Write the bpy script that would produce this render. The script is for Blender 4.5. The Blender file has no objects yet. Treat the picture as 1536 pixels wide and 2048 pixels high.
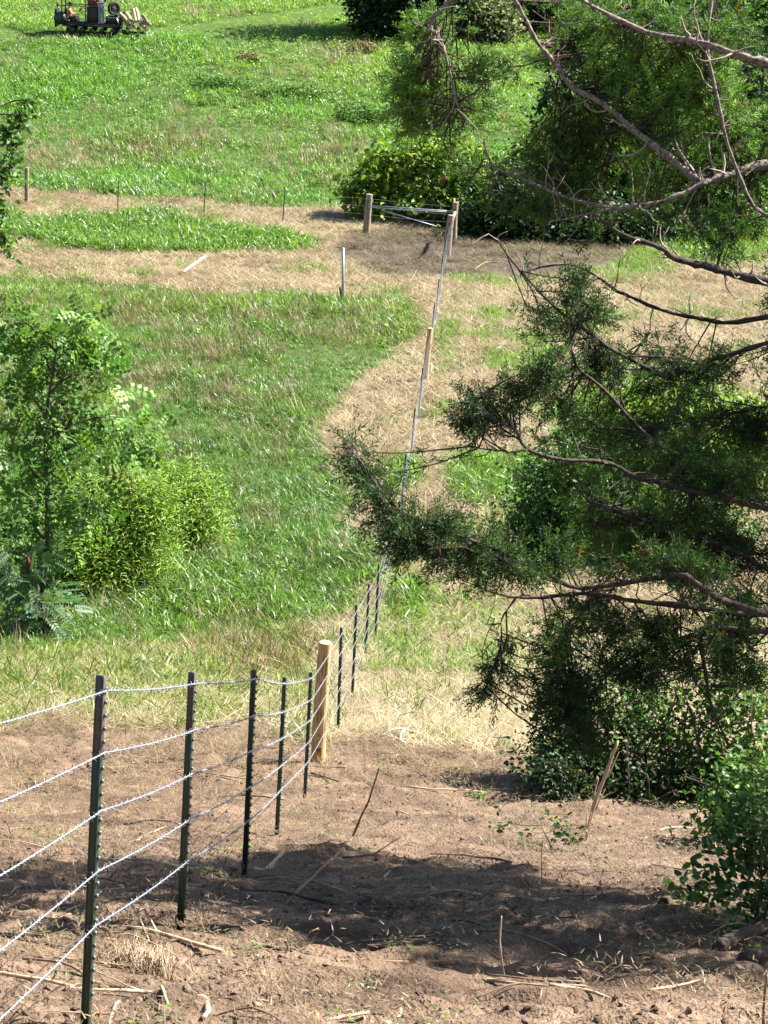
import bpy, math
import numpy as np
from mathutils import Vector

RNG = np.random.default_rng(7)
SC = bpy.context.scene
COL = SC.collection

# ------------------------------------------------------------------ camera
FPX = 4000.0                      # focal length in pixels of the 1536x2048 photograph
PITCH, ROLL = math.radians(18), math.radians(2.5)
cF = np.array([0, math.cos(PITCH), -math.sin(PITCH)])
_r0 = np.array([1, 0, 0.0]); _u0 = np.array([0, math.sin(PITCH), math.cos(PITCH)])
cR = math.cos(ROLL) * _r0 + math.sin(ROLL) * _u0
cU = -math.sin(ROLL) * _r0 + math.cos(ROLL) * _u0
cam_d = bpy.data.cameras.new('camera')
cam_d.sensor_fit = 'VERTICAL'; cam_d.sensor_height = 24.0
cam_d.lens = FPX / 2048 * 24.0
cam_d.clip_start = 0.1; cam_d.clip_end = 1500
cam = bpy.data.objects.new('camera', cam_d); COL.objects.link(cam)
from mathutils import Matrix
cam.matrix_world = Matrix(((cR[0], cU[0], -cF[0], 0), (cR[1], cU[1], -cF[1], 0), (cR[2], cU[2], -cF[2], 0), (0, 0, 0, 1)))
SC.camera = cam

# ------------------------------------------------------------------ light
SUN_EL = math.radians(47)
_sx, _sy = 0.93, 0.37
SUN = np.array([_sx * math.cos(SUN_EL), _sy * math.cos(SUN_EL), math.sin(SUN_EL)])
world = bpy.data.worlds.new('World'); SC.world = world; world.use_nodes = True
_nt = world.node_tree
_sky = _nt.nodes.new('ShaderNodeTexSky'); _sky.sky_type = 'NISHITA'; _sky.sun_disc = False
_sky.sun_elevation = SUN_EL; _sky.sun_rotation = math.atan2(_sx, _sy)
_bg = _nt.nodes['Background']; _bg.inputs['Strength'].default_value = 0.05
_nt.links.new(_sky.outputs[0], _bg.inputs['Color'])
sun_d = bpy.data.lights.new('sun', 'SUN'); sun_d.energy = 5.0; sun_d.angle = math.radians(0.53); sun_d.color = (1, 0.95, 0.87)
sun = bpy.data.objects.new('sun', sun_d); COL.objects.link(sun)
sun.rotation_euler = Vector(SUN).to_track_quat('Z', 'Y').to_euler()
SC.view_settings.view_transform = 'Standard'; SC.view_settings.look = 'None'
SC.view_settings.exposure = 2.15; SC.view_settings.gamma = 1.0
SC.view_settings.use_curve_mapping = False
SC.cycles.max_bounces = 8; SC.cycles.transmission_bounces = 4; SC.cycles.diffuse_bounces = 2; SC.cycles.glossy_bounces = 2

# ------------------------------------------------------------------ maths helpers
def hsh(ix, iy, seed):
    n = (ix.astype(np.int64) * 374761393 + iy.astype(np.int64) * 668265263 + seed * 982451653) & 0x7fffffff
    n = ((n ^ (n >> 13)) * 1274126177) & 0x7fffffff
    n = ((n ^ (n >> 16)) * 1103515245) & 0x7fffffff
    return (n >> 8 & 0xffff) / 65535.0

def noise(x, y, s, seed=0):
    x = np.asarray(x, float) / s; y = np.asarray(y, float) / s
    ix = np.floor(x); iy = np.floor(y); fx = x - ix; fy = y - iy
    fx = fx * fx * (3 - 2 * fx); fy = fy * fy * (3 - 2 * fy)
    a = hsh(ix, iy, seed); b = hsh(ix + 1, iy, seed); c = hsh(ix, iy + 1, seed); d = hsh(ix + 1, iy + 1, seed)
    return (a + (b - a) * fx) * (1 - fy) + (c + (d - c) * fx) * fy      # 0..1

def fbm(x, y, s, seed=0, o=3):
    t = 0; a = 1; n = 0
    for k in range(o):
        t = t + a * noise(x, y, s / 2 ** k, seed + k * 17); n += a; a *= 0.5
    return t / n

def unproj(px, py, D):
    return D * (cF + (px - 768) / FPX * cR - (py - 1024) / FPX * cU)

def project(P):
    P = np.asarray(P, float)
    d = P @ cF; dd = np.where(np.abs(d) < 0.05, 0.05, d)
    return 768 + FPX * (P @ cR) / dd, 1024 - FPX * (P @ cU) / dd, d

# ------------------------------------------------------------------ terrain height
_py = np.array([-40, -8, 0, 6.85, 9.43, 12.63, 16.38, 20.3, 22.0, 24.1, 27.46, 31.87, 34.5, 42, 52, 66, 78, 86, 98, 113, 130, 160, 260, 400.])
_pz = np.array([-1.2, -1.4, -1.62, -4.43, -5.48, -6.79, -8.42, -9.95, -10.35, -10.93, -11.87, -13.0, -13.35, -13.45, -13.3, -13.3, -13.3, -12.9, -11.65, -9.67, -8.0, -6.5, -4.5, -3.5])
_yy = np.linspace(-40, 400, 4401)
_zz = np.interp(_yy, _py, _pz)
_k = np.hanning(25); _k /= _k.sum()
_zz = np.convolve(np.pad(_zz, 12, mode='edge'), _k, 'valid')

def base_z(x, y):
    return np.interp(y, _yy, _zz) + 0.5 * (fbm(x, y, 26, 3, 2) - 0.5) * np.clip((np.asarray(y) - 34) / 30, 0, 1)

def hit_base(px, py):
    d = cF + (px - 768) / FPX * cR - (py - 1024) / FPX * cU
    t = np.concatenate([np.arange(3, 60, 0.01), np.arange(60, 260, 0.05)])
    P = t[:, None] * d
    below = P[:, 2] < base_z(P[:, 0], P[:, 1])
    k = int(np.argmax(below)) if below.any() else len(t) - 1
    return P[k], t[k]

# ------------------------------------------------------------------ what grows where: outlines of the patches on the ground
def inpoly(px, py, poly):
    ins = np.zeros(px.shape, bool); n = len(poly); j = n - 1
    for i in range(n):
        xi, yi = poly[i]; xj, yj = poly[j]
        c = ((yi > py) != (yj > py)) & (px < (xj - xi) * (py - yi) / (yj - yi + 1e-9) + xi)
        ins ^= c; j = i
    return ins

def ell(px, py, cx, cy, rx, ry):
    return np.exp(-(((px - cx) / rx) ** 2 + ((py - cy) / ry) ** 2) * 1.2)

P_DIRT = [(-4000, 1450), (0, 1450), (250, 1440), (420, 1452), (620, 1490), (800, 1480), (950, 1500), (1100, 1520), (1536, 1500), (5000, 1500), (5000, 99000), (-5000, 99000)]
P_MEAD = [(-4000, 545), (0, 552), (230, 572), (500, 592), (690, 602), (800, 590), (848, 640), (800, 705), (655, 815), (638, 880), (700, 960), (755, 1080), (772, 1170), (690, 1235), (560, 1275), (300, 1290), (0, 1320), (-4000, 1340)]
P_FAR = [(-4000, 330), (0, 372), (100, 380), (250, 395), (430, 402), (560, 420), (660, 420), (700, 405), (1000, 470), (1500, 470), (5000, 470), (5000, -9000), (-4000, -9000)]
P_STRIP = [(-4000, 400), (0, 415), (60, 445), (200, 432), (300, 425), (420, 455), (560, 470), (640, 490), (560, 507), (250, 507), (100, 492), (0, 475), (-4000, 480)]
TRACK = [(-600, 80), (0, 72), (180, 72), (330, 64), (520, 48), (640, 27), (720, 8), (800, -14), (1200, -90)]
GREENS = [(898, 700, 20, 70), (865, 840, 14, 50), (1080, 700, 60, 40), (1010, 735, 60, 40), (985, 640, 40, 30), (965, 960, 60, 50), (1050, 980, 60, 60), (1250, 530, 170, 40), (1430, 490, 160, 50), (800, 945, 40, 45),
          (815, 1210, 36, 50), (890, 720, 30, 60), (930, 560, 40, 16), (960, 1330, 80, 40), (830, 1390, 90, 50), (900, 820, 40, 20), (1300, 850, 190, 120), (1200, 1040, 200, 60),
          (1000, 1505, 60, 22), (830, 1330, 60, 40), (1180, 640, 90, 30)]

def segd(px, py, pl):
    best = np.full(px.shape, 1e9)
    for (x0, y0), (x1, y1) in zip(pl[:-1], pl[1:]):
        t = np.clip(((px - x0) * (x1 - x0) + (py - y0) * (y1 - y0)) / ((x1 - x0) ** 2 + (y1 - y0) ** 2), 0, 1)
        best = np.minimum(best, np.hypot(px - x0 - t * (x1 - x0), (py - y0 - t * (y1 - y0)) * 1.3))
    return best

def zones(x, y, z):
    """0 straw 1 dirt 2 lush meadow 3 far field 4 weed strip 5 transition 6 mown track 7 mulch and painted thicket shade ; plus green share on the mown ground"""
    P = np.stack([x, y, z], -1)
    px, py, d = project(P)
    near = np.clip(y / 10.0, 0.6, 8)
    jx = (fbm(x, y, 1.6, 11) - 0.5) * 90 * np.clip(20 / np.maximum(y, 5), 0.3, 1.6)
    jy = (fbm(x, y, 1.6, 23) - 0.5) * 60 * np.clip(20 / np.maximum(y, 5), 0.25, 1.6)
    jx = jx + (fbm(x, y, 0.45, 13) - 0.5) * 60 * np.clip(20 / np.maximum(y, 5), 0.3, 1.6); jy = jy + (fbm(x, y, 0.45, 29) - 0.5) * 50 * np.clip(20 / np.maximum(y, 5), 0.25, 1.6)
    qx, qy = px + jx, py + jy
    zo = np.zeros(x.shape, int)
    zo[(qy > 1225) & (qy < 1520) & (qx < 640)] = 5
    zo[inpoly(qx, qy, P_MEAD)] = 2
    zo[inpoly(qx, qy, P_STRIP)] = 4
    zo[inpoly(qx, qy, P_FAR)] = 3
    tr = segd(qx, qy, TRACK); w = 13 + 8 * np.clip((px - 250) / 300, 0, 1)
    zo[(zo == 3) & (tr < w)] = 6
    zo[inpoly(qx, qy, P_DIRT) | (y < 2.0)] = 1
    mulch_shade = (((qx - 970) / 300) ** 2 + ((qy - 502) / 58) ** 2 < 1) & ((zo == 0) | (zo == 3))  # mulch, widened to paint in the shade below the thicket
    zo[mulch_shade] = 7
    g = np.zeros(x.shape)
    for e in GREENS: g = np.maximum(g, ell(qx, qy, *e))
    g = np.clip(g * 1.1 + (fbm(x, y, 1.7, 31) - 0.60) * 1.7, 0, 1)
    return zo, g, px, py

def relief(x, y, zo):
    n1 = fbm(x, y, 1.3, 41, 3) - 0.5
    n2 = fbm(x, y * 1.8, 0.28, 43, 3) - 0.5
    ridge = np.abs(noise(x * 0.45, y * 3.0, 0.5, 47) - 0.5)            # dragged, combed soil across the slope
    d = (zo == 1) | (zo == 7)
    far = np.clip(1.4 - y / 60, 0.25, 1)
    return np.where(d, n1 * 0.17 + n2 * 0.15 * far - ridge * 0.15 * far + (fbm(x, y, 0.11, 49, 2) - .5) * 0.03 * far, n1 * 0.10 + n2 * 0.03 * far)

def surf(x, y):
    x = np.atleast_1d(np.asarray(x, float)); y = np.atleast_1d(np.asarray(y, float))
    z = base_z(x, y); zo, g, px, py = zones(x, y, z)
    return z + relief(x, y, zo)

def hit(px, py):
    P, t = hit_base(px, py)
    P = P.copy(); P[2] = surf(P[0], P[1])[0]
    return P, float(P @ cF)

# ------------------------------------------------------------------ mesh helpers
def mesh_np(name, V, F, tint=None, smooth=False, extra=None):
    V = np.asarray(V, np.float32); F = np.asarray(F, np.int32)
    me = bpy.data.meshes.new(name)
    me.vertices.add(len(V)); me.vertices.foreach_set('co', V.ravel())
    n = F.shape[1]
    me.loops.add(F.size); me.loops.foreach_set('vertex_index', F.ravel())
    me.polygons.add(len(F)); me.polygons.foreach_set('loop_start', np.arange(0, F.size, n, dtype=np.int32))
    if smooth: me.polygons.foreach_set('use_smooth', np.ones(len(F), bool))
    if tint is not None:
        t = np.ones((len(V), 4), np.float32); t[:, :tint.shape[1]] = tint
        a = me.attributes.new('tint', 'FLOAT_COLOR', 'POINT'); a.data.foreach_set('color', t.ravel())
    if extra:
        for k, v in extra.items():
            a = me.attributes.new(k, 'FLOAT', 'POINT'); a.data.foreach_set('value', np.asarray(v, np.float32))
    me.update(calc_edges=True)
    return me

def link(name, me, mat=None, parent=None, loc=None, **props):
    o = bpy.data.objects.new(name, me)
    if mat is not None and me is not None and len(me.materials) == 0: me.materials.append(mat)
    COL.objects.link(o)
    if parent is not None: o.parent = parent
    if loc is not None: o.location = [float(v) for v in loc]
    for k, v in props.items():
        if v is not None: o[k] = v
    return o

def thing(name, label, category, loc, rotz=0, group=None):
    o = bpy.data.objects.new(name, None); COL.objects.link(o)
    o.empty_display_size = 0.1
    o.location = [float(v) for v in loc]; o.rotation_euler = (0, 0, rotz)
    o['label'] = label; o['category'] = category
    if group: o['group'] = group
    return o

class MB:
    """collects vertices and faces (triangles) of one mesh"""
    def __init__(s): s.V = []; s.F = []; s.T = []; s.n = 0
    def add(s, V, F, tint=None):
        V = np.asarray(V, float); F = np.asarray(F, int)
        if F.shape[1] == 4: F = np.concatenate([F[:, [0, 1, 2]], F[:, [0, 2, 3]]])
        s.V.append(V); s.F.append(F + s.n); s.n += len(V)
        s.T.append(np.tile(np.asarray(tint if tint is not None else (1, 1, 1), float), (len(V), 1)) if tint is None or np.ndim(tint) == 1 else np.asarray(tint))
        return s
    def box(s, c, h, R=None, bev=0.0):
        c = np.asarray(c, float); h = np.asarray(h, float)
        b = min(bev, 0.45 * h.min()) if bev else 0
        if b:
            V = []
            for sx in (-1, 1):
                for sy in (-1, 1):
                    for sz in (-1, 1):
                        sg = np.array([sx, sy, sz])
                        for a in range(3):
                            q = h - b; q = q.copy(); q[a] = h[a]; V.append(sg * q)
            V = np.array(V)
            import itertools
            bm_f = hull_faces(V)
            V2 = V if R is None else V @ np.asarray(R).T
            return s.add(V2 + c, bm_f)
        V = np.array([[x, y, z] for x in (-1, 1) for y in (-1, 1) for z in (-1, 1)], float) * h
        F = [[0, 1, 3, 2], [4, 6, 7, 5], [0, 4, 5, 1], [2, 3, 7, 6], [0, 2, 6, 4], [1, 5, 7, 3]]
        if R is not None: V = V @ np.asarray(R).T
        return s.add(V + c, F)
    def tube(s, pts, rad, n=6, cap=True, tint=None):
        V, F = tube_vf(pts, rad, n, cap); return s.add(V, F, tint)
    def mesh(s, name, smooth=False, tint=False):
        return mesh_np(name, np.concatenate(s.V), np.concatenate(s.F), np.concatenate(s.T) if tint else None, smooth)

_hull_cache = {}
def hull_faces(V):
    import bmesh
    bm = bmesh.new()
    vs = [bm.verts.new(v) for v in V]
    bm.verts.index_update()
    bmesh.ops.convex_hull(bm, input=vs)
    bmesh.ops.triangulate(bm, faces=bm.faces[:])
    F = [[v.index for v in f.verts] for f in bm.faces]
    bm.free(); return np.array(F)

def tube_vf(pts, rad, n=6, cap=True):
    pts = np.asarray(pts, float); m = len(pts)
    rad = np.broadcast_to(np.asarray(rad, float), (m,))
    T = np.gradient(pts, axis=0); T /= np.linalg.norm(T, axis=1)[:, None] + 1e-12
    up = np.array([0, 0, 1.0]) if abs(T[0, 2]) < 0.9 else np.array([1.0, 0, 0])
    A = np.cross(T, up); A /= np.linalg.norm(A, axis=1)[:, None] + 1e-9
    B = np.cross(T, A)
    th = np.arange(n) * 2 * np.pi / n
    V = (pts[:, None] + rad[:, None, None] * (np.cos(th)[None, :, None] * A[:, None] + np.sin(th)[None, :, None] * B[:, None])).reshape(-1, 3)
    i = np.arange(m - 1)[:, None] * n; k = np.arange(n)[None]; k2 = (k + 1) % n
    a, b, c, d = (i + k).ravel(), (i + k2).ravel(), (i + n + k2).ravel(), (i + n + k).ravel()
    F = np.concatenate([np.stack([a, c, b], 1), np.stack([a, d, c], 1)])
    if cap:
        V = np.concatenate([V, pts[:1], pts[-1:]])
        k = np.arange(n); k2 = (k + 1) % n
        F = np.concatenate([F, np.stack([np.full(n, m * n), k, k2], 1), np.stack([np.full(n, m * n + 1), (m - 1) * n + k2, (m - 1) * n + k], 1)])
    return V, F

def spline(pts, n):
    pts = np.asarray(pts, float); m = len(pts)
    if m < 3: return pts[0] + (pts[-1] - pts[0]) * np.linspace(0, 1, n)[:, None]
    t = np.linspace(0, m - 1 - 1e-6, n); i = t.astype(int); f = (t - i)[:, None]
    ext = np.vstack([2 * pts[0] - pts[1], pts, 2 * pts[-1] - pts[-2]])
    p0, p1, p2, p3 = ext[i], ext[i + 1], ext[i + 2], ext[i + 3]
    return 0.5 * (2 * p1 + (p2 - p0) * f + (2 * p0 - 5 * p1 + 4 * p2 - p3) * f ** 2 + (3 * p1 - p0 - 3 * p2 + p3) * f ** 3)

def nrm(v): return v / (np.linalg.norm(v, axis=-1, keepdims=True) + 1e-12)

def rand_dirs(n, rng=RNG): return nrm(rng.normal(size=(n, 3)))

def instance_np(TV, TF, pos, X, Zh, scale, tint):
    """copies of a small template (long axis +X, face normal +Z), one real mesh"""
    n = len(pos); X = nrm(X); Y = nrm(np.cross(Zh, X)); Z = np.cross(X, Y)
    s = np.broadcast_to(np.asarray(scale, float), (n,))[:, None, None]
    V = pos[:, None] + s * (TV[None, :, 0:1] * X[:, None] + TV[None, :, 1:2] * Y[:, None] + TV[None, :, 2:3] * Z[:, None])
    F = TF[None] + (np.arange(n) * len(TV))[:, None, None]
    return V.reshape(-1, 3), F.reshape(-1, TF.shape[1]), np.repeat(tint, len(TV), axis=0)

# leaf templates
LEAF2 = (np.array([[0, 0, 0], [0.5, 0.28, 0.09], [1, 0, -0.06], [0.5, -0.28, 0.09]]), np.array([[0, 1, 2], [0, 2, 3]]))
LEAFN = (np.array([[0, 0, 0], [0.45, 0.11, 0.05], [1, 0, -0.12], [0.45, -0.11, 0.05]]), np.array([[0, 1, 2], [0, 2, 3]]))
LEAF4 = (np.array([[0, 0, 0], [0.3, 0.27, 0.07], [0.7, 0.22, 0.03], [1, 0, -0.12], [0.7, -0.22, 0.03], [0.3, -0.27, 0.07], [0.5, 0, -0.02]]),
         np.array([[0, 1, 6], [1, 2, 6], [2, 3, 6], [6, 3, 4], [6, 4, 5], [6, 5, 0]]))
def compound(nl, lw):
    V = []; F = []
    for k in range(nl):
        u = 0.2 + 0.8 * k / (nl - 1)
        for sg in (-1, 1):
            ln = 0.30 * (1 - 0.55 * abs(u - 0.55)) ; a = math.radians(62)
            b = np.array([u, 0, -0.15 * u * u]); dx = np.array([math.cos(a), sg * math.sin(a), -0.12]); w = np.array([math.sin(a), -sg * math.cos(a), 0]) * lw
            i = len(V); V += [b, b + dx * ln * 0.45 + w, b + dx * ln, b + dx * ln * 0.45 - w]; F += [[i, i + 1, i + 2], [i, i + 2, i + 3]]
    i = len(V); V += [[0, 0.006, 0], [0, -0.006, 0], [1.0, 0, -0.15]]; F += [[i, i + 1, i + 2]]
    i = len(V); V += [[1, 0, -0.15], [1.13, lw, -0.19], [1.28, 0, -0.24], [1.13, -lw, -0.19]]; F += [[i, i + 1, i + 2], [i, i + 2, i + 3]]
    return np.array(V, float), np.array(F)
COMP = compound(4, 0.10)
SUMAC = compound(8, 0.048)
def cedar_spray(seed):
    r = np.random.default_rng(seed); V = []; F = []
    def frond(b, d, ln, w):
        sd = np.cross(d, r.normal(size=3)); sd /= np.linalg.norm(sd)
        i = len(V); V.extend([b, b + d * ln * 0.45 + sd * w, b + d * ln, b + d * ln * 0.45 - sd * w]); F.extend([[i, i + 1, i + 2], [i, i + 2, i + 3]])
    frond(np.zeros(3), np.array([1.0, 0, 0]), 1.0, 0.018)
    for k in range(9):
        u = 0.08 + 0.85 * k / 9; th = k * 2.4 + r.uniform(-.5, .5); a = math.radians(r.uniform(28, 55))
        d = np.array([math.cos(a), math.sin(a) * math.cos(th), math.sin(a) * math.sin(th)])
        ln = (0.44 - 0.22 * u) * r.uniform(0.8, 1.2)
        frond(np.array([u, 0, 0]), d, ln, 0.034 + 0.006 * (seed % 2))
        d2 = nrm(d + r.normal(size=3) * 0.5); frond(np.array([u, 0, 0]) + d * ln * 0.4, d2, ln * 0.6, 0.030 + 0.006 * (seed % 2))
    return np.array(V), np.array(F)
SPRAY = [cedar_spray(i) for i in range(4)]

# ------------------------------------------------------------------ materials
def mat_new(name):
    m = bpy.data.materials.new(name); m.use_nodes = True
    nt = m.node_tree; b = nt.nodes['Principled BSDF']
    return m, nt, b

def N(nt, t, **kw):
    n = nt.nodes.new(t)
    for k, v in kw.items(): setattr(n, k, v)
    return n

def simple(name, col, rough=0.6, metal=0.0, var=0.25, scale=8.0, bump=0.0, spec=0.4, stretch=None):
    m, nt, b = mat_new(name)
    tc = N(nt, 'ShaderNodeTexCoord'); mp = N(nt, 'ShaderNodeMapping'); nz = N(nt, 'ShaderNodeTexNoise'); rp = N(nt, 'ShaderNodeValToRGB')
    nt.links.new(tc.outputs['Object'], mp.inputs[0]); nt.links.new(mp.outputs[0], nz.inputs['Vector'])
    if stretch: mp.inputs['Scale'].default_value = stretch
    nz.inputs['Scale'].default_value = scale; nz.inputs['Detail'].default_value = 6
    c = np.array(col)
    rp.color_ramp.elements[0].position = 0.3; rp.color_ramp.elements[1].position = 0.72
    rp.color_ramp.elements[0].color = (*np.clip(c * (1 - var), 0, 1), 1); rp.color_ramp.elements[1].color = (*np.clip(c * (1 + var), 0, 1), 1)
    nt.links.new(nz.outputs['Fac'], rp.inputs[0]); nt.links.new(rp.outputs[0], b.inputs['Base Color'])
    b.inputs['Roughness'].default_value = rough; b.inputs['Metallic'].default_value = metal
    b.inputs['Specular IOR Level'].default_value = spec
    if bump:
        bp = N(nt, 'ShaderNodeBump'); bp.inputs['Strength'].default_value = bump; bp.inputs['Distance'].default_value = 0.01
        nt.links.new(nz.outputs['Fac'], bp.inputs['Height']); nt.links.new(bp.outputs[0], b.inputs['Normal'])
    return m

def leafy(name, inst=False, rough=0.45, trans=0.35, spec=0.4, tmul=(1.25, 1.35, 0.7)):
    """leaf or blade: colour from the attribute 'tint', lets light through"""
    m, nt, b = mat_new(name)
    at = N(nt, 'ShaderNodeAttribute', attribute_name='tint', attribute_type='INSTANCER' if inst else 'GEOMETRY')
    col = at.outputs['Color']
    if inst:
        a2 = N(nt, 'ShaderNodeAttribute', attribute_name='vary', attribute_type='GEOMETRY')
        mx = N(nt, 'ShaderNodeMix', data_type='RGBA', blend_type='MULTIPLY'); mx.inputs[0].default_value = 1
        cr = N(nt, 'ShaderNodeValToRGB'); cr.color_ramp.elements[0].color = (0.30, 0.36, 0.28, 1); cr.color_ramp.elements[1].color = (1.0, 1.0, 1.0, 1)
        e = cr.color_ramp.elements.new(0.93); e.color = (0.95, 0.97, 0.9, 1)
        nt.links.new(a2.outputs['Fac'], cr.inputs[0]); nt.links.new(col, mx.inputs[6]); nt.links.new(cr.outputs[0], mx.inputs[7]); col = mx.outputs[2]
    nt.links.new(col, b.inputs['Base Color'])
    b.inputs['Roughness'].default_value = rough; b.inputs['Specular IOR Level'].default_value = spec
    tr = N(nt, 'ShaderNodeBsdfTranslucent'); mm = N(nt, 'ShaderNodeMix', data_type='RGBA', blend_type='MULTIPLY'); mm.inputs[0].default_value = 1
    mm.inputs[7].default_value = (*tmul, 1); nt.links.new(col, mm.inputs[6]); nt.links.new(mm.outputs[2], tr.inputs['Color'])
    ms = N(nt, 'ShaderNodeMixShader'); ms.inputs[0].default_value = trans
    nt.links.new(b.outputs[0], ms.inputs[1]); nt.links.new(tr.outputs[0], ms.inputs[2]); nt.links.new(ms.outputs[0], nt.nodes['Material Output'].inputs['Surface'])
    return m

M_BLADE = leafy('grass_blade', True, 0.40, 0.45, 0.5)
M_STRAW = leafy('dry_straw', True, 0.55, 0.18, 0.35, (1.1, 1.0, 0.8))
M_LEAF = leafy('leaf', False, 0.5, 0.38, 0.3)
M_CEDAR = leafy('cedar_foliage', False, 0.6, 0.25, 0.2)
M_BARK = simple('cedar_bark', (0.050, 0.039, 0.032), 0.9, 0, 0.7, 38, 1.0, 0.2, (1, 1, 1))
M_BARKLIT = simple('sunlit_cedar_bark', (0.155, 0.125, 0.105), 0.9, 0, 0.7, 38, 1.0, 0.2)  # same bark, with sunlight put into the colour for the upper boughs
M_DEADWOOD = simple('bare_grey_wood', (0.24, 0.19, 0.155), 0.8, 0, 0.35, 18, 0.5, 0.2)
M_BARK2 = simple('brown_bark', (0.06, 0.045, 0.034), 0.9, 0, 0.4, 10, 0.7, 0.2)
M_STICK = simple('dry_stick', (0.17, 0.115, 0.078), 0.8, 0, 0.4, 20, 0.4, 0.2)
M_STICKPALE = simple('peeled_stick', (0.34, 0.25, 0.165), 0.7, 0, 0.3, 24, 0.4, 0.25, (1, 1, 0.2))
M_STICKDARK = simple('dark_stick', (0.055, 0.038, 0.03), 0.85, 0, 0.4, 20, 0.4, 0.2)
M_TPOST = simple('dark_green_paint', (0.012, 0.035, 0.022), 0.35, 0, 0.35, 30, 0.1, 0.5)
M_TTIP = simple('weathered_grey_paint', (0.07, 0.066, 0.062), 0.5, 0, 0.3, 40, 0.1, 0.4)
M_STUD = simple('worn_stud_metal', (0.13, 0.15, 0.14), 0.4, 0.5, 0.3, 60)
M_GALV = simple('galvanised_wire', (0.30, 0.32, 0.37), 0.42, 0.25, 0.12, 90, 0, 0.6)
M_PIPE = simple('galvanised_pipe', (0.36, 0.41, 0.45), 0.38, 0.35, 0.12, 12)

def post_wood(name, c0, c1):
    m, nt, b = mat_new(name)
    tc = N(nt, 'ShaderNodeTexCoord'); mp = N(nt, 'ShaderNodeMapping'); mp.inputs['Scale'].default_value = (9, 9, 0.9)
    nz = N(nt, 'ShaderNodeTexNoise'); nz.inputs['Scale'].default_value = 4; nz.inputs['Detail'].default_value = 7; nz.inputs['Distortion'].default_value = 0.6
    nz2 = N(nt, 'ShaderNodeTexNoise'); nz2.inputs['Scale'].default_value = 7; nz2.inputs['Detail'].default_value = 3
    rp = N(nt, 'ShaderNodeValToRGB'); rp.color_ramp.elements[0].position = 0.33; rp.color_ramp.elements[1].position = 0.62
    rp.color_ramp.elements[0].color = (*c0, 1); rp.color_ramp.elements[1].color = (*c1, 1)
    kn = N(nt, 'ShaderNodeValToRGB'); kn.color_ramp.elements[0].position = 0.33; kn.color_ramp.elements[1].position = 0.40
    kn.color_ramp.elements[0].color = (0.35, 0.24, 0.15, 1); kn.color_ramp.elements[1].color = (1, 1, 1, 1)
    mx = N(nt, 'ShaderNodeMix', data_type='RGBA', blend_type='MULTIPLY'); mx.inputs[0].default_value = 1
    L = nt.links.new
    L(tc.outputs['Object'], mp.inputs[0]); L(mp.outputs[0], nz.inputs['Vector']); L(tc.outputs['Object'], nz2.inputs['Vector'])
    mp3 = N(nt, 'ShaderNodeMapping'); mp3.inputs['Scale'].default_value = (34, 34, 1.4); nz3 = N(nt, 'ShaderNodeTexNoise'); nz3.inputs['Scale'].default_value = 1.6; nz3.inputs['Detail'].default_value = 3
    ck = N(nt, 'ShaderNodeValToRGB'); ck.color_ramp.elements[0].position = 0.36; ck.color_ramp.elements[1].position = 0.41; ck.color_ramp.elements[0].color = (.22, .17, .13, 1); ck.color_ramp.elements[1].color = (1, 1, 1, 1)
    m2 = N(nt, 'ShaderNodeMix', data_type='RGBA', blend_type='MULTIPLY'); m2.inputs[0].default_value = 1
    L(tc.outputs['Object'], mp3.inputs[0]); L(mp3.outputs[0], nz3.inputs['Vector']); L(nz3.outputs['Fac'], ck.inputs[0])
    L(nz.outputs['Fac'], rp.inputs[0]); L(nz2.outputs['Fac'], kn.inputs[0]); L(rp.outputs[0], mx.inputs[6]); L(kn.outputs[0], mx.inputs[7]); L(mx.outputs[2], m2.inputs[6]); L(ck.outputs[0], m2.inputs[7]); L(m2.outputs[2], b.inputs['Base Color'])
    bp = N(nt, 'ShaderNodeBump'); bp.inputs['Strength'].default_value = 0.5; bp.inputs['Distance'].default_value = 0.01
    L(nz.outputs['Fac'], bp.inputs['Height']); L(bp.outputs[0], b.inputs['Normal']); b.inputs['Roughness'].default_value = 0.75
    return m
M_POST = post_wood('peeled_post_wood', (0.30, 0.18, 0.07), (0.50, 0.35, 0.165))
M_POSTGREY = post_wood('weathered_post_wood', (0.13, 0.10, 0.07), (0.30, 0.24, 0.17))
M_ENDGRAIN = simple('sawn_end_grain', (0.40, 0.29, 0.17), 0.8, 0, 0.15, 30)

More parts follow.
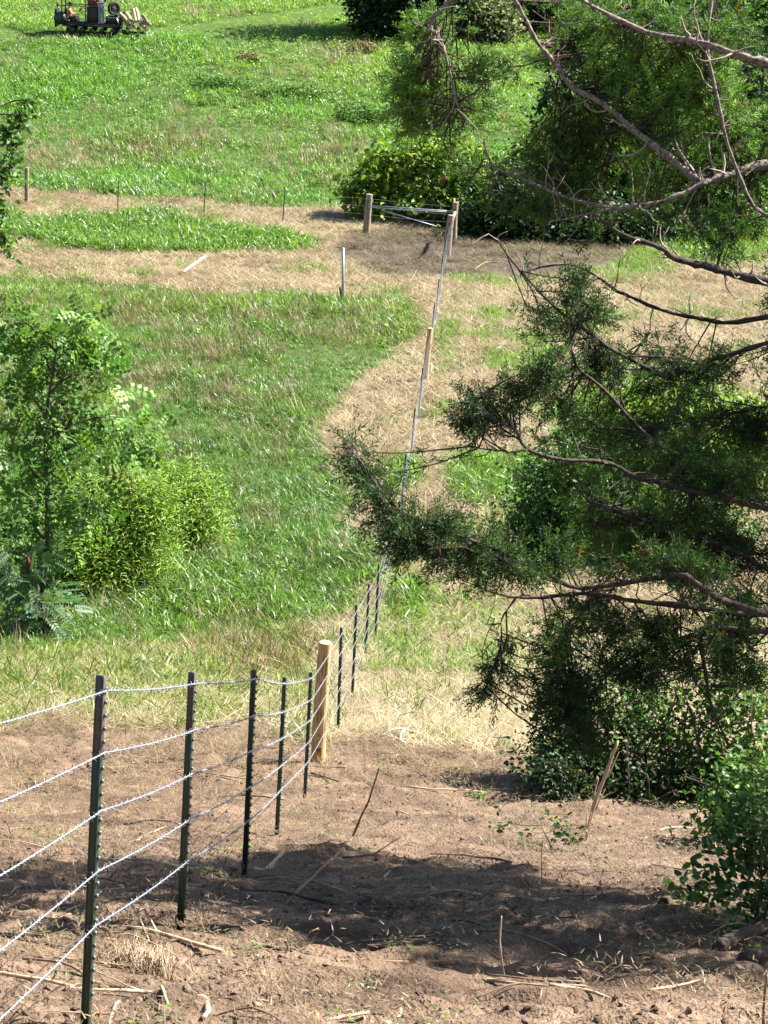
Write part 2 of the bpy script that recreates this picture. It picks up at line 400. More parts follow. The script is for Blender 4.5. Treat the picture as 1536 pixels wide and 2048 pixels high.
def ground_material():
    m, nt, b = mat_new('ground_surface')
    L = nt.links.new
    tc = N(nt, 'ShaderNodeTexCoord')
    def nz(scale, detail=6, dist=0.0, vec=None):
        n = N(nt, 'ShaderNodeTexNoise'); n.inputs['Scale'].default_value = scale; n.inputs['Detail'].default_value = detail; n.inputs['Distortion'].default_value = dist
        L(vec if vec is not None else tc.outputs['Object'], n.inputs['Vector']); return n.outputs['Fac']
    def ramp(f, c0, c1, p0=0.3, p1=0.7):
        r = N(nt, 'ShaderNodeValToRGB'); r.color_ramp.elements[0].position = p0; r.color_ramp.elements[1].position = p1
        r.color_ramp.elements[0].color = (*c0, 1); r.color_ramp.elements[1].color = (*c1, 1); L(f, r.inputs[0]); return r.outputs[0]
    def mix(f, a, c, bt='MIX'):
        x = N(nt, 'ShaderNodeMix', data_type='RGBA', blend_type=bt)
        if isinstance(f, float): x.inputs[0].default_value = f
        else: L(f, x.inputs[0])
        L(a, x.inputs[6]); L(c, x.inputs[7]); return x.outputs[2]
    mp = N(nt, 'ShaderNodeMapping'); mp.inputs['Scale'].default_value = (0.35, 1.6, 1); L(tc.outputs['Object'], mp.inputs[0])
    n1 = nz(1.1); n2 = nz(9.0); n3 = nz(3.0, 7, 1.2, mp.outputs[0]); n4 = nz(45.0, 4)
    dirt = ramp(n1, (0.080, 0.053, 0.037), (0.235, 0.165, 0.116))
    dirt = mix(0.55, dirt, ramp(n3, (0.55, 0.52, 0.50), (1.15, 1.12, 1.08)), 'MULTIPLY')
    dirt = mix(0.5, dirt, ramp(n2, (0.5, 0.47, 0.45), (1.2, 1.2, 1.2)), 'MULTIPLY')
    dirt = mix(0.35, dirt, ramp(n4, (0.5, 0.5, 0.5), (1.3, 1.3, 1.3)), 'MULTIPLY')
    straw = ramp(n2, (0.075, 0.05, 0.032), (0.27, 0.195, 0.125))
    straw = mix(0.4, straw, ramp(n4, (0.5, 0.5, 0.5), (1.3, 1.3, 1.3)), 'MULTIPLY')
    green = ramp(n2, (0.022, 0.045, 0.010), (0.07, 0.13, 0.026))
    mulch = ramp(n2, (0.035, 0.026, 0.022), (0.12, 0.09, 0.075))  # mulch colour, also painted over the shaded ground below the thicket
    at = N(nt, 'ShaderNodeAttribute', attribute_name='tint', attribute_type='GEOMETRY')
    sp = N(nt, 'ShaderNodeSeparateColor'); L(at.outputs['Color'], sp.inputs[0])
    c = mix(sp.outputs[0], dirt, straw); c = mix(sp.outputs[1], c, green); c = mix(sp.outputs[2], c, mulch)
    L(c, b.inputs['Base Color']); b.inputs['Roughness'].default_value = 0.95; b.inputs['Specular IOR Level'].default_value = 0.15
    bp = N(nt, 'ShaderNodeBump'); bp.inputs['Strength'].default_value = 0.9; bp.inputs['Distance'].default_value = 0.035
    ad = N(nt, 'ShaderNodeMath', operation='ADD'); L(n2, ad.inputs[0]); L(n4, ad.inputs[1]); L(ad.outputs[0], bp.inputs['Height']); L(bp.outputs[0], b.inputs['Normal'])
    return m
M_GROUND = ground_material()

# ------------------------------------------------------------------ ground sheet
def build_ground():
    ys = list(np.arange(-40, 4, 0.5)); y = 4.0
    while y < 380: ys.append(y); y += max(0.034, 0.0046 * y)
    ys = np.array(ys)
    u = np.linspace(-1, 1, 330); inner = np.sign(u) * np.abs(u)
    W = 0.235 * np.maximum(ys, 3) + 1.6
    out = np.geomspace(1, 160, 16)[1:]
    X = []
    for yv, w in zip(ys, W):
        ext = w + (out - 1) * (150 / 159.0) * (0.2 + w / 6) * 1.0
        X.append(np.concatenate([-ext[::-1], inner * w, ext]))
    X = np.array(X); Y = np.broadcast_to(ys[:, None], X.shape)
    x = X.ravel(); y = Y.ravel().copy()
    z = base_z(x, y); zo, g, px, py = zones(x, y, z)
    z = z + relief(x, y, zo)
    straw = np.isin(zo, (0, 5)).astype(float); gr = np.isin(zo, (2, 3, 4, 6)).astype(float)
    gr = np.maximum(gr, np.where(np.isin(zo, (0, 5)), g * 0.7, 0)); mulch_shade = (zo == 7).astype(float)
    straw = np.where(zo == 1, np.clip((1620 - py) / 160, 0, 1) * 0.5 * fbm(x, y, 0.8, 77), straw)
    t = np.stack([straw, gr, mulch_shade], 1)
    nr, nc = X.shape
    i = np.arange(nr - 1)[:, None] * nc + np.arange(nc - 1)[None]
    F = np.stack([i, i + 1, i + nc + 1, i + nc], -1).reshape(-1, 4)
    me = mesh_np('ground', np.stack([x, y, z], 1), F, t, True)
    link('ground', me, M_GROUND, kind='structure', label='sloping clearing of bare dirt, mown straw and meadow soil')
build_ground()

# ------------------------------------------------------------------ ground cover scattered as stuff
def tuft(seed, nb, h, spread, w, lean=0.5, flat=False, segs=3, curl=0.6):
    r = np.random.default_rng(seed); V = []; F = []; vy = []
    for b in range(nb):
        az = r.uniform(0, 2 * np.pi); bp = np.array([*(r.normal(size=2) * spread), 0]); hh = h * r.uniform(0.55, 1.1)
        d = np.array([math.cos(az), math.sin(az), 0]); s = np.array([-d[1], d[0], 0]); vv = r.uniform()
        tilt = r.uniform(0.05, lean); p = bp.copy(); i0 = len(V)
        if flat: tilt = r.uniform(1.05, 1.6); p = p + np.array([0, 0, r.uniform(0.0, 0.05)])
        tw = r.uniform(-0.6, 0.6)
        for k in range(segs + 1):
            u = k / segs; wd = w * (1 - u ** 1.6) * (0.75 + 0.5 * min(u * 3, 1) * (1 - u))
            sv = s * math.cos(tw * u) + np.array([0, 0, 1]) * math.sin(tw * u)
            if k < segs: V += [p - sv * wd, p + sv * wd]; vy += [vv, vv]
            else: V += [p]; vy += [vv]
            a = tilt + curl * u * (0.25 if flat else 1) * r.uniform(0.6, 1.3)
            p = p + (d * math.sin(a) + np.array([0, 0, math.cos(a)])) * hh / segs
            if flat: p[2] = max(p[2], 0.004)
        for k in range(segs - 1):
            a = i0 + 2 * k; F += [[a, a + 1, a + 3], [a, a + 3, a + 2]]
        a = i0 + 2 * (segs - 1); F += [[a, a + 1, a + 2]]
    return np.array(V), np.array(F), np.array(vy)

def leafweed(seed, nl, h, spread, size):
    r = np.random.default_rng(seed); V = []; F = []; vy = []
    for k in range(nl):
        p = np.array([*(r.normal(size=2) * spread), h * r.uniform(0.15, 1) ** 0.8]); X = nrm(np.array([*r.normal(size=2), r.uniform(-0.5, 0.5)])); Z = nrm(np.array([*(r.normal(size=2) * 0.5), 1]))
        v, f, _ = instance_np(*LEAF2, p[None], X[None], Z[None], size * r.uniform(0.6, 1.2), np.ones((1, 3)))
        F += (f + len(V)).tolist(); V += v.tolist(); vy += [r.uniform()] * len(v)
    return np.array(V), np.array(F), np.array(vy)

def variants(name, fn, n, mat):
    out = []
    for i in range(n):
        V, F, vy = fn(i)
        me = mesh_np(name, V, F, None, False, {'vary': vy}); me.materials.append(mat)
        out.append(bpy.data.objects.new(name, me))
    return out

def scatter(name, pos, rotz, tilt, scl, tint, vobjs, label, mat):
    """points carrying rotation, size and colour; geometry nodes put one tuft mesh on each"""
    n = len(pos)
    me = bpy.data.meshes.new(name); me.vertices.add(n); me.vertices.foreach_set('co', np.asarray(pos, np.float32).ravel())
    rot = np.zeros((n, 3), np.float32); rot[:, 0] = tilt[:, 0]; rot[:, 1] = tilt[:, 1]; rot[:, 2] = rotz
    a = me.attributes.new('turn', 'FLOAT_VECTOR', 'POINT'); a.data.foreach_set('vector', rot.ravel())
    a = me.attributes.new('size', 'FLOAT', 'POINT'); a.data.foreach_set('value', np.asarray(scl, np.float32))
    a = me.attributes.new('pick', 'INT', 'POINT'); a.data.foreach_set('value', RNG.integers(0, len(vobjs), n).astype(np.int32))
    t = np.ones((n, 4), np.float32); t[:, :3] = tint
    a = me.attributes.new('tint', 'FLOAT_COLOR', 'POINT'); a.data.foreach_set('color', t.ravel())
    me.materials.append(mat)
    o = link(name, me, None, kind='stuff', label=label)
    ng = bpy.data.node_groups.new(name + '_scatter', 'GeometryNodeTree')
    ng.interface.new_socket('Geometry', in_out='INPUT', socket_type='NodeSocketGeometry'); ng.interface.new_socket('Geometry', in_out='OUTPUT', socket_type='NodeSocketGeometry')
    gi = ng.nodes.new('NodeGroupInput'); go = ng.nodes.new('NodeGroupOutput')
    iop = ng.nodes.new('GeometryNodeInstanceOnPoints'); j = ng.nodes.new('GeometryNodeJoinGeometry')
    for vo in reversed(vobjs):
        oi = ng.nodes.new('GeometryNodeObjectInfo'); oi.inputs['Object'].default_value = vo
        g2 = ng.nodes.new('GeometryNodeGeometryToInstance'); ng.links.new(oi.outputs['Geometry'], g2.inputs[0]); ng.links.new(g2.outputs[0], j.inputs[0])
    def attr(nm, dt):
        x = ng.nodes.new('GeometryNodeInputNamedAttribute'); x.data_type = dt; x.inputs['Name'].default_value = nm; return x.outputs['Attribute']
    e2r = ng.nodes.new('FunctionNodeEulerToRotation'); ng.links.new(attr('turn', 'FLOAT_VECTOR'), e2r.inputs[0])
    ng.links.new(gi.outputs[0], iop.inputs['Points']); ng.links.new(j.outputs[0], iop.inputs['Instance']); iop.inputs['Pick Instance'].default_value = True
    ng.links.new(attr('pick', 'INT'), iop.inputs['Instance Index']); ng.links.new(e2r.outputs[0], iop.inputs['Rotation']); ng.links.new(attr('size', 'FLOAT'), iop.inputs['Scale'])
    ng.links.new(iop.outputs[0], go.inputs[0])
    md = o.modifiers.new('scatter', 'NODES'); md.node_group = ng
    return o

def field_points(y0, y1, dens, side=0.23, pad=3.0):
    """random ground points between two depths"""
    a = (side * y0 + pad); b = (side * y1 + pad); area = (a + b) * (y1 - y0); n = int(area * dens)
    y = RNG.uniform(y0, y1, int(n * 1.0)); x = RNG.uniform(-1, 1, n) * (side * y + pad)
    z = base_z(x, y); zo, g, px, py = zones(x, y, z); z = z + relief(x, y, zo)
    return x, y, z, zo, g, px, py

def jit(n, s): return RNG.normal(size=(n, 2)) * s
GREEN = np.array([0.135, 0.270, 0.046]); LIME = np.array([0.215, 0.330, 0.058]); DKGREEN = np.array([0.030, 0.085, 0.020]); BLUEG = np.array([0.090, 0.215, 0.065])
TAN = np.array([0.40, 0.285, 0.18]); PALE = np.array([0.56, 0.43, 0.30]); BROWN = np.array([0.24, 0.145, 0.075]); OLIVE = np.array([0.15, 0.16, 0.04])

def lerp(a, b, t): return a + (b - a) * np.asarray(t)[..., None]

V_TALL = variants('tall_grass_tuft', lambda i: tuft(100 + i, 15, 0.54, 0.12, 0.0125, 1.0, False, 3, 1.7), 7, M_BLADE)
V_SHORT = variants('short_grass_tuft', lambda i: tuft(200 + i, 24, 0.20, 0.10, 0.0065, 0.9, False, 2, 0.8), 4, M_BLADE)
V_FLAT = variants('lying_straw_tuft', lambda i: tuft(300 + i, 24, 0.46, 0.17, 0.0060, 1.5, True, 3, 0.5), 5, M_STRAW)
V_DRY = variants('dry_grass_tuft', lambda i: tuft(400 + i, 18, 0.62, 0.12, 0.0055, 0.45, False, 3, 0.7), 4, M_STRAW)
V_WEED = variants('weed_tuft', lambda i: leafweed(500 + i, 26, 0.45, 0.16, 0.11), 4, M_BLADE)
V_CHIP = variants('chip_patch', lambda i: tuft(800 + i, 16, 0.065, 0.15, 0.0045, 1.5, True, 2, 0.6), 5, M_STRAW)
V_FAR = variants('broad_grass_tuft', lambda i: tuft(700 + i, 15, 0.46, 0.15, 0.016, 1.0, False, 3, 1.6), 6, M_BLADE)
V_CLOVER = variants('low_leaf_tuft', lambda i: leafweed(600 + i, 26, 0.10, 0.13, 0.045), 3, M_BLADE)

A2 = np.array([1.6, 1.35, 1.5])
def cover():
    # ---- lush meadow and weeds in the hollow
    x, y, z, zo, g, px, py = field_points(30, 82, 34, 0.215, 2.5)
    pos = np.stack([x, y, z], 1)
    m = zo == 2
    brown = np.clip(ell(px, py, 480, 690, 300, 80) * .75 + ell(px, py, 300, 800, 150, 50) * .6 + (fbm(x, y, 1.3, 61) - 0.52) * 2.2, 0, 1)
    lime = np.clip(.22 + ell(px, py, 100, 610, 280, 60) * 1.3 + ell(px, py, 400, 610, 200, 30) + ell(px, py, 770, 640, 80, 70) + (fbm(x, y, 3, 63) - 0.5) * 0.8, 0, 1)
    blue = np.clip(ell(px, py, 480, 950, 300, 130) + (fbm(x, y, 1.5, 67) - 0.5), 0, 1)
    tint = lerp(lerp(np.tile(GREEN, (len(x), 1)), BLUEG, blue * 0.8), LIME, lime)
    tint = lerp(tint, OLIVE, brown * 0.5) * RNG.uniform(0.72, 1.3, (len(x), 1))
    dull = (RNG.uniform(size=len(x)) < .12 + .5 * (fbm(x, y, 1.1, 181) > .55)) * RNG.uniform(.2, .7, len(x)); tint = lerp(tint, np.array([.20, .225, .085]), dull)
    wind = fbm(x, y, 1.8, 71) * 6.3
    mm = m & (RNG.uniform(size=len(x)) > brown * 0.3)
    hgt = np.clip(0.68 + (fbm(x, y, 2.5, 73) - 0.5) * 1.5, 0.45, 1.4) * np.where(brown > .5, 0.8, 1)
    til = np.stack([np.cos(wind) * 0.35, np.sin(wind) * 0.35], 1) + jit(len(x), 0.15)
    scatter('meadow_grass', pos[mm], RNG.uniform(0, 6.3, mm.sum()), til[mm], hgt[mm] * RNG.uniform(0.8, 1.2, mm.sum()), tint[mm], V_TALL, 'lush tall green grass in the hollow left of the fence', M_BLADE)
    md = m & (RNG.uniform(size=len(x)) < brown * 0.42 + 0.02)
    scatter('dry_meadow_grass', pos[md], RNG.uniform(0, 6.3, md.sum()), jit(md.sum(), 0.2), hgt[md] * RNG.uniform(0.8, 1.3, md.sum()), lerp(np.tile(TAN, (md.sum(), 1)), PALE, RNG.uniform(size=md.sum())) * RNG.uniform(0.6, 1.1, (md.sum(), 1)), V_DRY, 'tan seed-headed dry grass among the green meadow', M_STRAW)
    # ---- weed strip between the two mown bands
    s = (zo == 4)
    sg = s & (RNG.uniform(size=len(x)) < 0.9)
    scatter('weed_strip_grass', pos[sg], RNG.uniform(0, 6.3, sg.sum()), jit(sg.sum(), 0.25), RNG.uniform(0.8, 1.5, sg.sum()), lerp(np.tile(GREEN, (sg.sum(), 1)), LIME, RNG.uniform(size=sg.sum())) * RNG.uniform(0.7, 1.2, (sg.sum(), 1)), V_FAR, 'strip of uncut green weeds between two mown bands', M_BLADE)
    sw = s & (RNG.uniform(size=len(x)) < 0.12)
    scatter('weed_strip_leaves', pos[sw], RNG.uniform(0, 6.3, sw.sum()), jit(sw.sum(), 0.2), RNG.uniform(0.6, 1.1, sw.sum()), np.tile(GREEN, (sw.sum(), 1)) * RNG.uniform(0.5, 1.1, (sw.sum(), 1)), V_WEED, 'leafy dark weeds standing in the uncut strip', M_BLADE)
    # ---- straw on the mown ground (hollow) + its green patches
    s = np.isin(zo, (0, 7)) & (y > 30)
    ss = s & (RNG.uniform(size=len(x)) < np.where(zo == 7, 0.25 + 0.6 * (fbm(x, y, 1.0, 161) > .5), 0.95) * (1 - g * 0.45))
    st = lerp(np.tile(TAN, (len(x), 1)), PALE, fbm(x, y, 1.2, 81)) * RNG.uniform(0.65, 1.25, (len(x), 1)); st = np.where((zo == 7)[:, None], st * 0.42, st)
    st = lerp(st, OLIVE * 1.5, np.clip(g * 0.5 + RNG.uniform(-0.25, 0.25, len(x)), 0, 0.6))
    sweep = np.where(fbm(x, y, 3, 83) > 0.5, 0.4, -0.4)
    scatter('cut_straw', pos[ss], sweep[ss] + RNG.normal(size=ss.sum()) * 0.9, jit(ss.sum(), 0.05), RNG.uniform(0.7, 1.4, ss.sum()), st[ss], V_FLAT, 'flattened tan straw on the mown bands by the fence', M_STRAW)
    gg = s & (RNG.uniform(size=len(x)) < np.clip(g * 1.4, 0, 1)) & (zo == 0)
    scatter('regrowing_grass', pos[gg], RNG.uniform(0, 6.3, gg.sum()), jit(gg.sum(), 0.45), RNG.uniform(0.9, 1.8, gg.sum()), lerp(np.tile(LIME, (gg.sum(), 1)), GREEN, RNG.uniform(size=gg.sum())) * RNG.uniform(0.8, 1.35, (gg.sum(), 1)), V_SHORT, 'short green grass regrowing through mown straw', M_BLADE)
    rg = 0.35 + 1.3 * fbm(x, y, 0.9, 151); px, py = px + 60 * (fbm(x, y, 1.0, 153) - .5), py + 40 * (fbm(x, y, 1.0, 157) - .5)
    tg = s & (zo == 0) & (RNG.uniform(size=len(x)) < rg * .9) & ((ell(px, py, 960, 960, 70, 60) > 0.45) | (ell(px, py, 1050, 980, 70, 60) > 0.4) | (ell(px, py, 800, 945, 40, 45) > 0.45) | (ell(px, py, 825, 1205, 45, 60) > .5) | (ell(px, py, 1430, 490, 160, 40) > .5) | (ell(px, py, 1300, 860, 190, 110) > .35))
    scatter('grass_clumps', pos[tg], RNG.uniform(0, 6.3, tg.sum()), jit(tg.sum(), 0.45), RNG.uniform(0.6, 1.3, tg.sum()), lerp(np.tile(LIME, (tg.sum(), 1)), GREEN, RNG.uniform(size=tg.sum())) * RNG.uniform(0.8, 1.35, (tg.sum(), 1)), V_TALL, 'clumps of tall bright grass standing in mown straw', M_BLADE)
    # ---- transition on the foot of the slope: messy short grass and straw
    x, y, z, zo, g, px, py = field_points(17, 36, 46, 0.215, 1.6)
    pos = np.stack([x, y, z], 1); u = RNG.uniform(size=len(x))
    low = np.clip((py - 1250) / 240, 0, 1)
    s = np.isin(zo, (0, 5)); pat = fbm(x, y, 1.1, 87)
    a = s & (u < 0.85)
    st = lerp(np.tile(TAN, (len(x), 1)), PALE, pat) * RNG.uniform(0.6, 1.25, (len(x), 1)); st = lerp(st, OLIVE * 1.7, np.clip((0.62 - pat) * 2 + (zo == 5) * 0.12, 0, np.where(zo == 5, 0.75, 0.3)) * RNG.uniform(0, 1, len(x)))
    scatter('slope_straw', pos[a], RNG.normal(size=a.sum()) * 0.9, jit(a.sum(), 0.08), RNG.uniform(0.5, 1.0, a.sum()), st[a], V_FLAT, 'loose cut straw at the foot of the slope', M_STRAW)
    b = s & (u < np.where(zo == 5, np.clip(1.25 - low * 0.95, 0.1, 1), 0.07 + g * 0.3) * np.clip(pat * 1.8, 0, 1))
    tt = lerp(np.tile(LIME, (len(x), 1)), OLIVE, RNG.uniform(0, 0.7, len(x))) * RNG.uniform(0.7, 1.25, (len(x), 1))
    scatter('slope_grass', pos[b], RNG.uniform(0, 6.3, b.sum()), jit(b.sum(), 0.5), RNG.uniform(0.7, 1.6, b.sum()), tt[b], V_SHORT, 'messy short green grass between the meadow and the dirt', M_BLADE)
    c = (zo == 5) & (u < np.clip(0.5 - low * 0.75, 0, 1)) & (pat > 0.45)
    scatter('slope_tall_grass', pos[c], RNG.uniform(0, 6.3, c.sum()), jit(c.sum(), 0.4), RNG.uniform(0.6, 1.1, c.sum()), tt[c], V_TALL, 'leaning long grass at the meadow edge', M_BLADE)
    d = (zo == 5) & (u < 0.3) & ((ell(px, py, 560, 1330, 130, 60) > 0.45) | (ell(px, py, 420, 1310, 60, 40) > 0.5))
    scatter('dead_grass_clumps', pos[d], RNG.uniform(0, 6.3, d.sum()), jit(d.sum(), 0.4), RNG.uniform(0.7, 1.25, d.sum()), lerp(np.tile(TAN, (d.sum(), 1)), BROWN, RNG.uniform(size=d.sum()))[:, :], V_DRY, 'clumps of dead tan grass before the wooden brace post', M_STRAW)
    # ---- sparse stubble and litter on the bare dirt
    x, y, z, zo, g, px, py = field_points(6.2, 26, 90, 0.205, 0.8)
    pos = np.stack([x, y, z], 1); u = RNG.uniform(size=len(x)); pat = fbm(x, y, 0.9, 91)
    upper = np.clip((1800 - py) / 270, 0, 1)
    a = (zo == 1) & (u < (0.07 + 0.5 * upper ** 1.5) * np.clip((pat - 0.25) * 2.2, 0, 1))
    cc = lerp(np.tile(TAN, (len(x), 1)), BROWN, RNG.uniform(0, 1, len(x))) * RNG.uniform(0.6, 1.2, (len(x), 1))
    scatter('dirt_straw_litter', pos[a], RNG.uniform(0, 6.3, a.sum()), jit(a.sum(), 0.1), RNG.uniform(0.12, 0.34, a.sum()) + 0.32 * upper[a] ** 4, cc[a] * .85, V_FLAT, 'thin straw and twig litter strewn over the bare dirt', M_STRAW)
    ch = (zo == 1) & (RNG.uniform(size=len(x)) < .42 * np.clip(fbm(x, y, .6, 171) * 2.6 - .7, .05, 1)); nch = ch.sum()
    scatter('dirt_chips', pos[ch], RNG.uniform(0, 6.3, nch), jit(nch, 0.05), RNG.uniform(0.5, 1.15, nch), lerp(np.tile(TAN * .7, (nch, 1)), BROWN * .3, RNG.uniform(0, 1, nch)), V_CHIP, 'wood chips, twig bits and dead leaf scraps on the bare dirt', M_STRAW)
    b = (zo == 1) & (u > 0.985) & (pat > 0.45)
    scatter('dirt_seedlings', pos[b], RNG.uniform(0, 6.3, b.sum()), jit(b.sum(), 0.2), RNG.uniform(0.3, 0.9, b.sum()), lerp(np.tile(GREEN, (b.sum(), 1)), LIME, RNG.uniform(size=b.sum())), V_CLOVER, 'tiny green seedlings dotted over the bare dirt', M_BLADE)
    # ---- far field
    x, y, z, zo, g, px, py = field_points(76, 142, 13, 0.215, 4)
    pos = np.stack([x, y, z], 1); u = RNG.uniform(size=len(x)); pat = fbm(x, y, 3.5, 95)
    f = zo == 3
    br = np.clip(ell(px, py, 330, 300, 240, 45) + ell(px, py, 90, 320, 90, 40) * 0.9 + ell(px, py, 680, 330, 60, 60) * 0.7 + ell(px, py, 500, 385, 120, 30) * 0.6 + ell(px, py, 620, 120, 200, 60) * 0.25 + (pat - 0.55) * 0.9, 0, 1)
    lm = np.clip(ell(px, py, 750, 130, 250, 70) * 0.9 + ell(px, py, 1050, 130, 200, 80) + (py < 60) * 0.8 + (fbm(x, y, 6, 97) - 0.5), 0, 1)
    tint = lerp(np.tile(GREEN * 1.15, (len(x), 1)), LIME * 1.2, lm); tint = lerp(tint, OLIVE, br * 0.4) * RNG.uniform(0.8, 1.2, (len(x), 1))
    tint = lerp(tint, np.array([.21, .24, .10]), (RNG.uniform(size=len(x)) < .15 + .4 * (fbm(x, y, 2.0, 183) > .55)) * RNG.uniform(.2, .7, len(x)))
    a = f & (u < 0.85 - br * 0.35)
    scatter('far_field_grass', pos[a], RNG.uniform(0, 6.3, a.sum()), jit(a.sum(), 0.3), np.clip(0.65 + (fbm(x, y, 3, 99)[a] - 0.5) * 1.4, 0.45, 1.3) * 1.35, tint[a], V_FAR, 'green grass and clover of the far field', M_BLADE)
    b = f & (u > 0.9) & (py < 260)
    scatter('far_field_leaves', pos[b], RNG.uniform(0, 6.3, b.sum()), jit(b.sum(), 0.2), RNG.uniform(0.7, 1.3, b.sum()), tint[b], V_WEED, 'broad leafy weeds of the far field', M_BLADE)
    c = f & (RNG.uniform(size=len(x)) < br * 0.42)
    scatter('far_dry_grass', pos[c], RNG.uniform(0, 6.3, c.sum()), jit(c.sum(), 0.3), RNG.uniform(0.8, 1.4, c.sum()), lerp(np.tile(PALE, (c.sum(), 1)), BROWN, RNG.uniform(0, .7, c.sum())) * RNG.uniform(0.7, 1.2, (c.sum(), 1)), V_DRY, 'browned patches of dry grass in the far field', M_STRAW)
    d = zo == 6
    scatter('mown_track_grass', pos[d], RNG.uniform(0, 6.3, d.sum()), jit(d.sum(), 0.4), RNG.uniform(0.4, 0.9, d.sum()), np.tile(LIME * A2, (d.sum(), 1)) * RNG.uniform(0.9, 1.2, (d.sum(), 1)), V_SHORT, 'short yellowish grass on the mown track', M_BLADE)
cover()

def clods():
    import bmesh
    vo = []
    for i in range(4):
        bm = bmesh.new(); bmesh.ops.create_icosphere(bm, subdivisions=1, radius=1.0)
        r = np.random.default_rng(900 + i)
        for v in bm.verts: v.co *= float(r.uniform(0.6, 1.2)); v.co.z *= 0.6
        me = bpy.data.meshes.new('soil_clod'); bm.to_mesh(me); bm.free(); me.materials.append(M_CLOD)
        a = me.attributes.new('vary', 'FLOAT', 'POINT'); vo.append(bpy.data.objects.new('soil_clod', me))
    x, y, z, zo, g, px, py = field_points(6.2, 25, 330, 0.205, 0.6)
    pat = fbm(x, y, 0.7, 131); u = RNG.uniform(size=len(x))
    a = (zo == 1) & (u < np.clip((pat - 0.3) * 2.2, 0, 1))
    n = a.sum()
    scatter('soil_clods', np.stack([x, y, z], 1)[a], RNG.uniform(0, 6.3, n), jit(n, 0.4), 0.004 + 0.024 * RNG.uniform(size=n) ** 4, np.tile((0.120, 0.081, 0.055), (n, 1)) * RNG.uniform(0.5, 1.2, (n, 1)), vo, 'small crumbs and clods of brown soil', M_CLOD)
m, nt, b = mat_new('soil_crumb'); M_CLOD = m
_a = N(nt, 'ShaderNodeAttribute', attribute_name='tint', attribute_type='INSTANCER'); nt.links.new(_a.outputs['Color'], b.inputs['Base Color']); b.inputs['Roughness'].default_value = 0.95
clods()

# ------------------------------------------------------------------ fences
def rot_to(d, spin=0.0):
    d = Vector(d).normalized()
    q = Vector((0, 0, 1)).rotation_difference(d)
    from mathutils import Quaternion
    return q @ Quaternion((0, 0, 1), spin)

def post_ends(bx, by, tx, ty):
    B, D = hit(bx, by)
    d = cF + (tx - 768) / FPX * cR - (ty - 1024) / FPX * cU
    T = d * (B[1] / d[1])
    return B, T

WFR = [0.038, 0.208, 0.369, 0.539, 0.697]
def tpost(parent, B, T, detail=0, name='steel_post', spin=None):
    """T-section post: flange with studs turned to the wires, web behind it"""
    H = float(np.linalg.norm(T - B)); base = Vector(parent.location)
    q = rot_to(T - B, math.radians(-9) if spin is None else spin)
    mb = MB(); tip = 0.78
    def seg(z0, z1, g):
        mb2 = MB(); h = (z1 - z0) / 2; c = (z0 + z1) / 2
        mb2.box((0.0, 0, c), (0.0022 + g, 0.0175 + g, h), None, 0.001)                  # flange
        mb2.box((-0.0165, 0, c), (0.0142, 0.0024 + g, h), None, 0.001)                  # web
        mb2.box((-0.0320, 0, c), (0.0028, 0.0042 + g, h), None, 0.001)                  # bulb edge
        return mb2
    o = link(name, seg(-0.35, H * tip, 0).mesh(name), M_TPOST, parent)
    o.location = Vector(B) - base; o.rotation_mode = 'QUATERNION'; o.rotation_quaternion = q
    t = link('grey_post_tip', seg(H * tip, H, 0).mesh('grey_post_tip'), M_TTIP, o)
    sv = MB(); sv.box((0.0065, 0, 0), (0.0055, 0.008, 0.008), None, 0.0035); me = None
    zs = np.arange(H - 0.05, 0.12, -0.054)
    if detail:
        cl = MB(); th = np.linspace(0, 2 * np.pi, 13); cl.tube(np.stack([-.012 + .026 * np.cos(th), .021 * np.sin(th), .006 * np.cos(th)], 1), .0016, 4, False); cm = cl.mesh('wire_clip'); cm.materials.append(M_STUD)
        for k in range(5): link('wire_clip', cm, None, o if H * (1 - WFR[k]) < H * tip else t, (0, 0, H * (1 - WFR[k])))
        me = sv.mesh('stud'); me.materials.append(M_STUD)
        for z in zs: link('stud', me, None, o, (0.0025, 0, z))
    else:
        al = MB()
        for z in zs: al.box((0.009, 0, z), (0.0055, 0.008, 0.008))
        link('stud_row', al.mesh('stud_row'), M_STUD, o, kind='stuff')
    return o

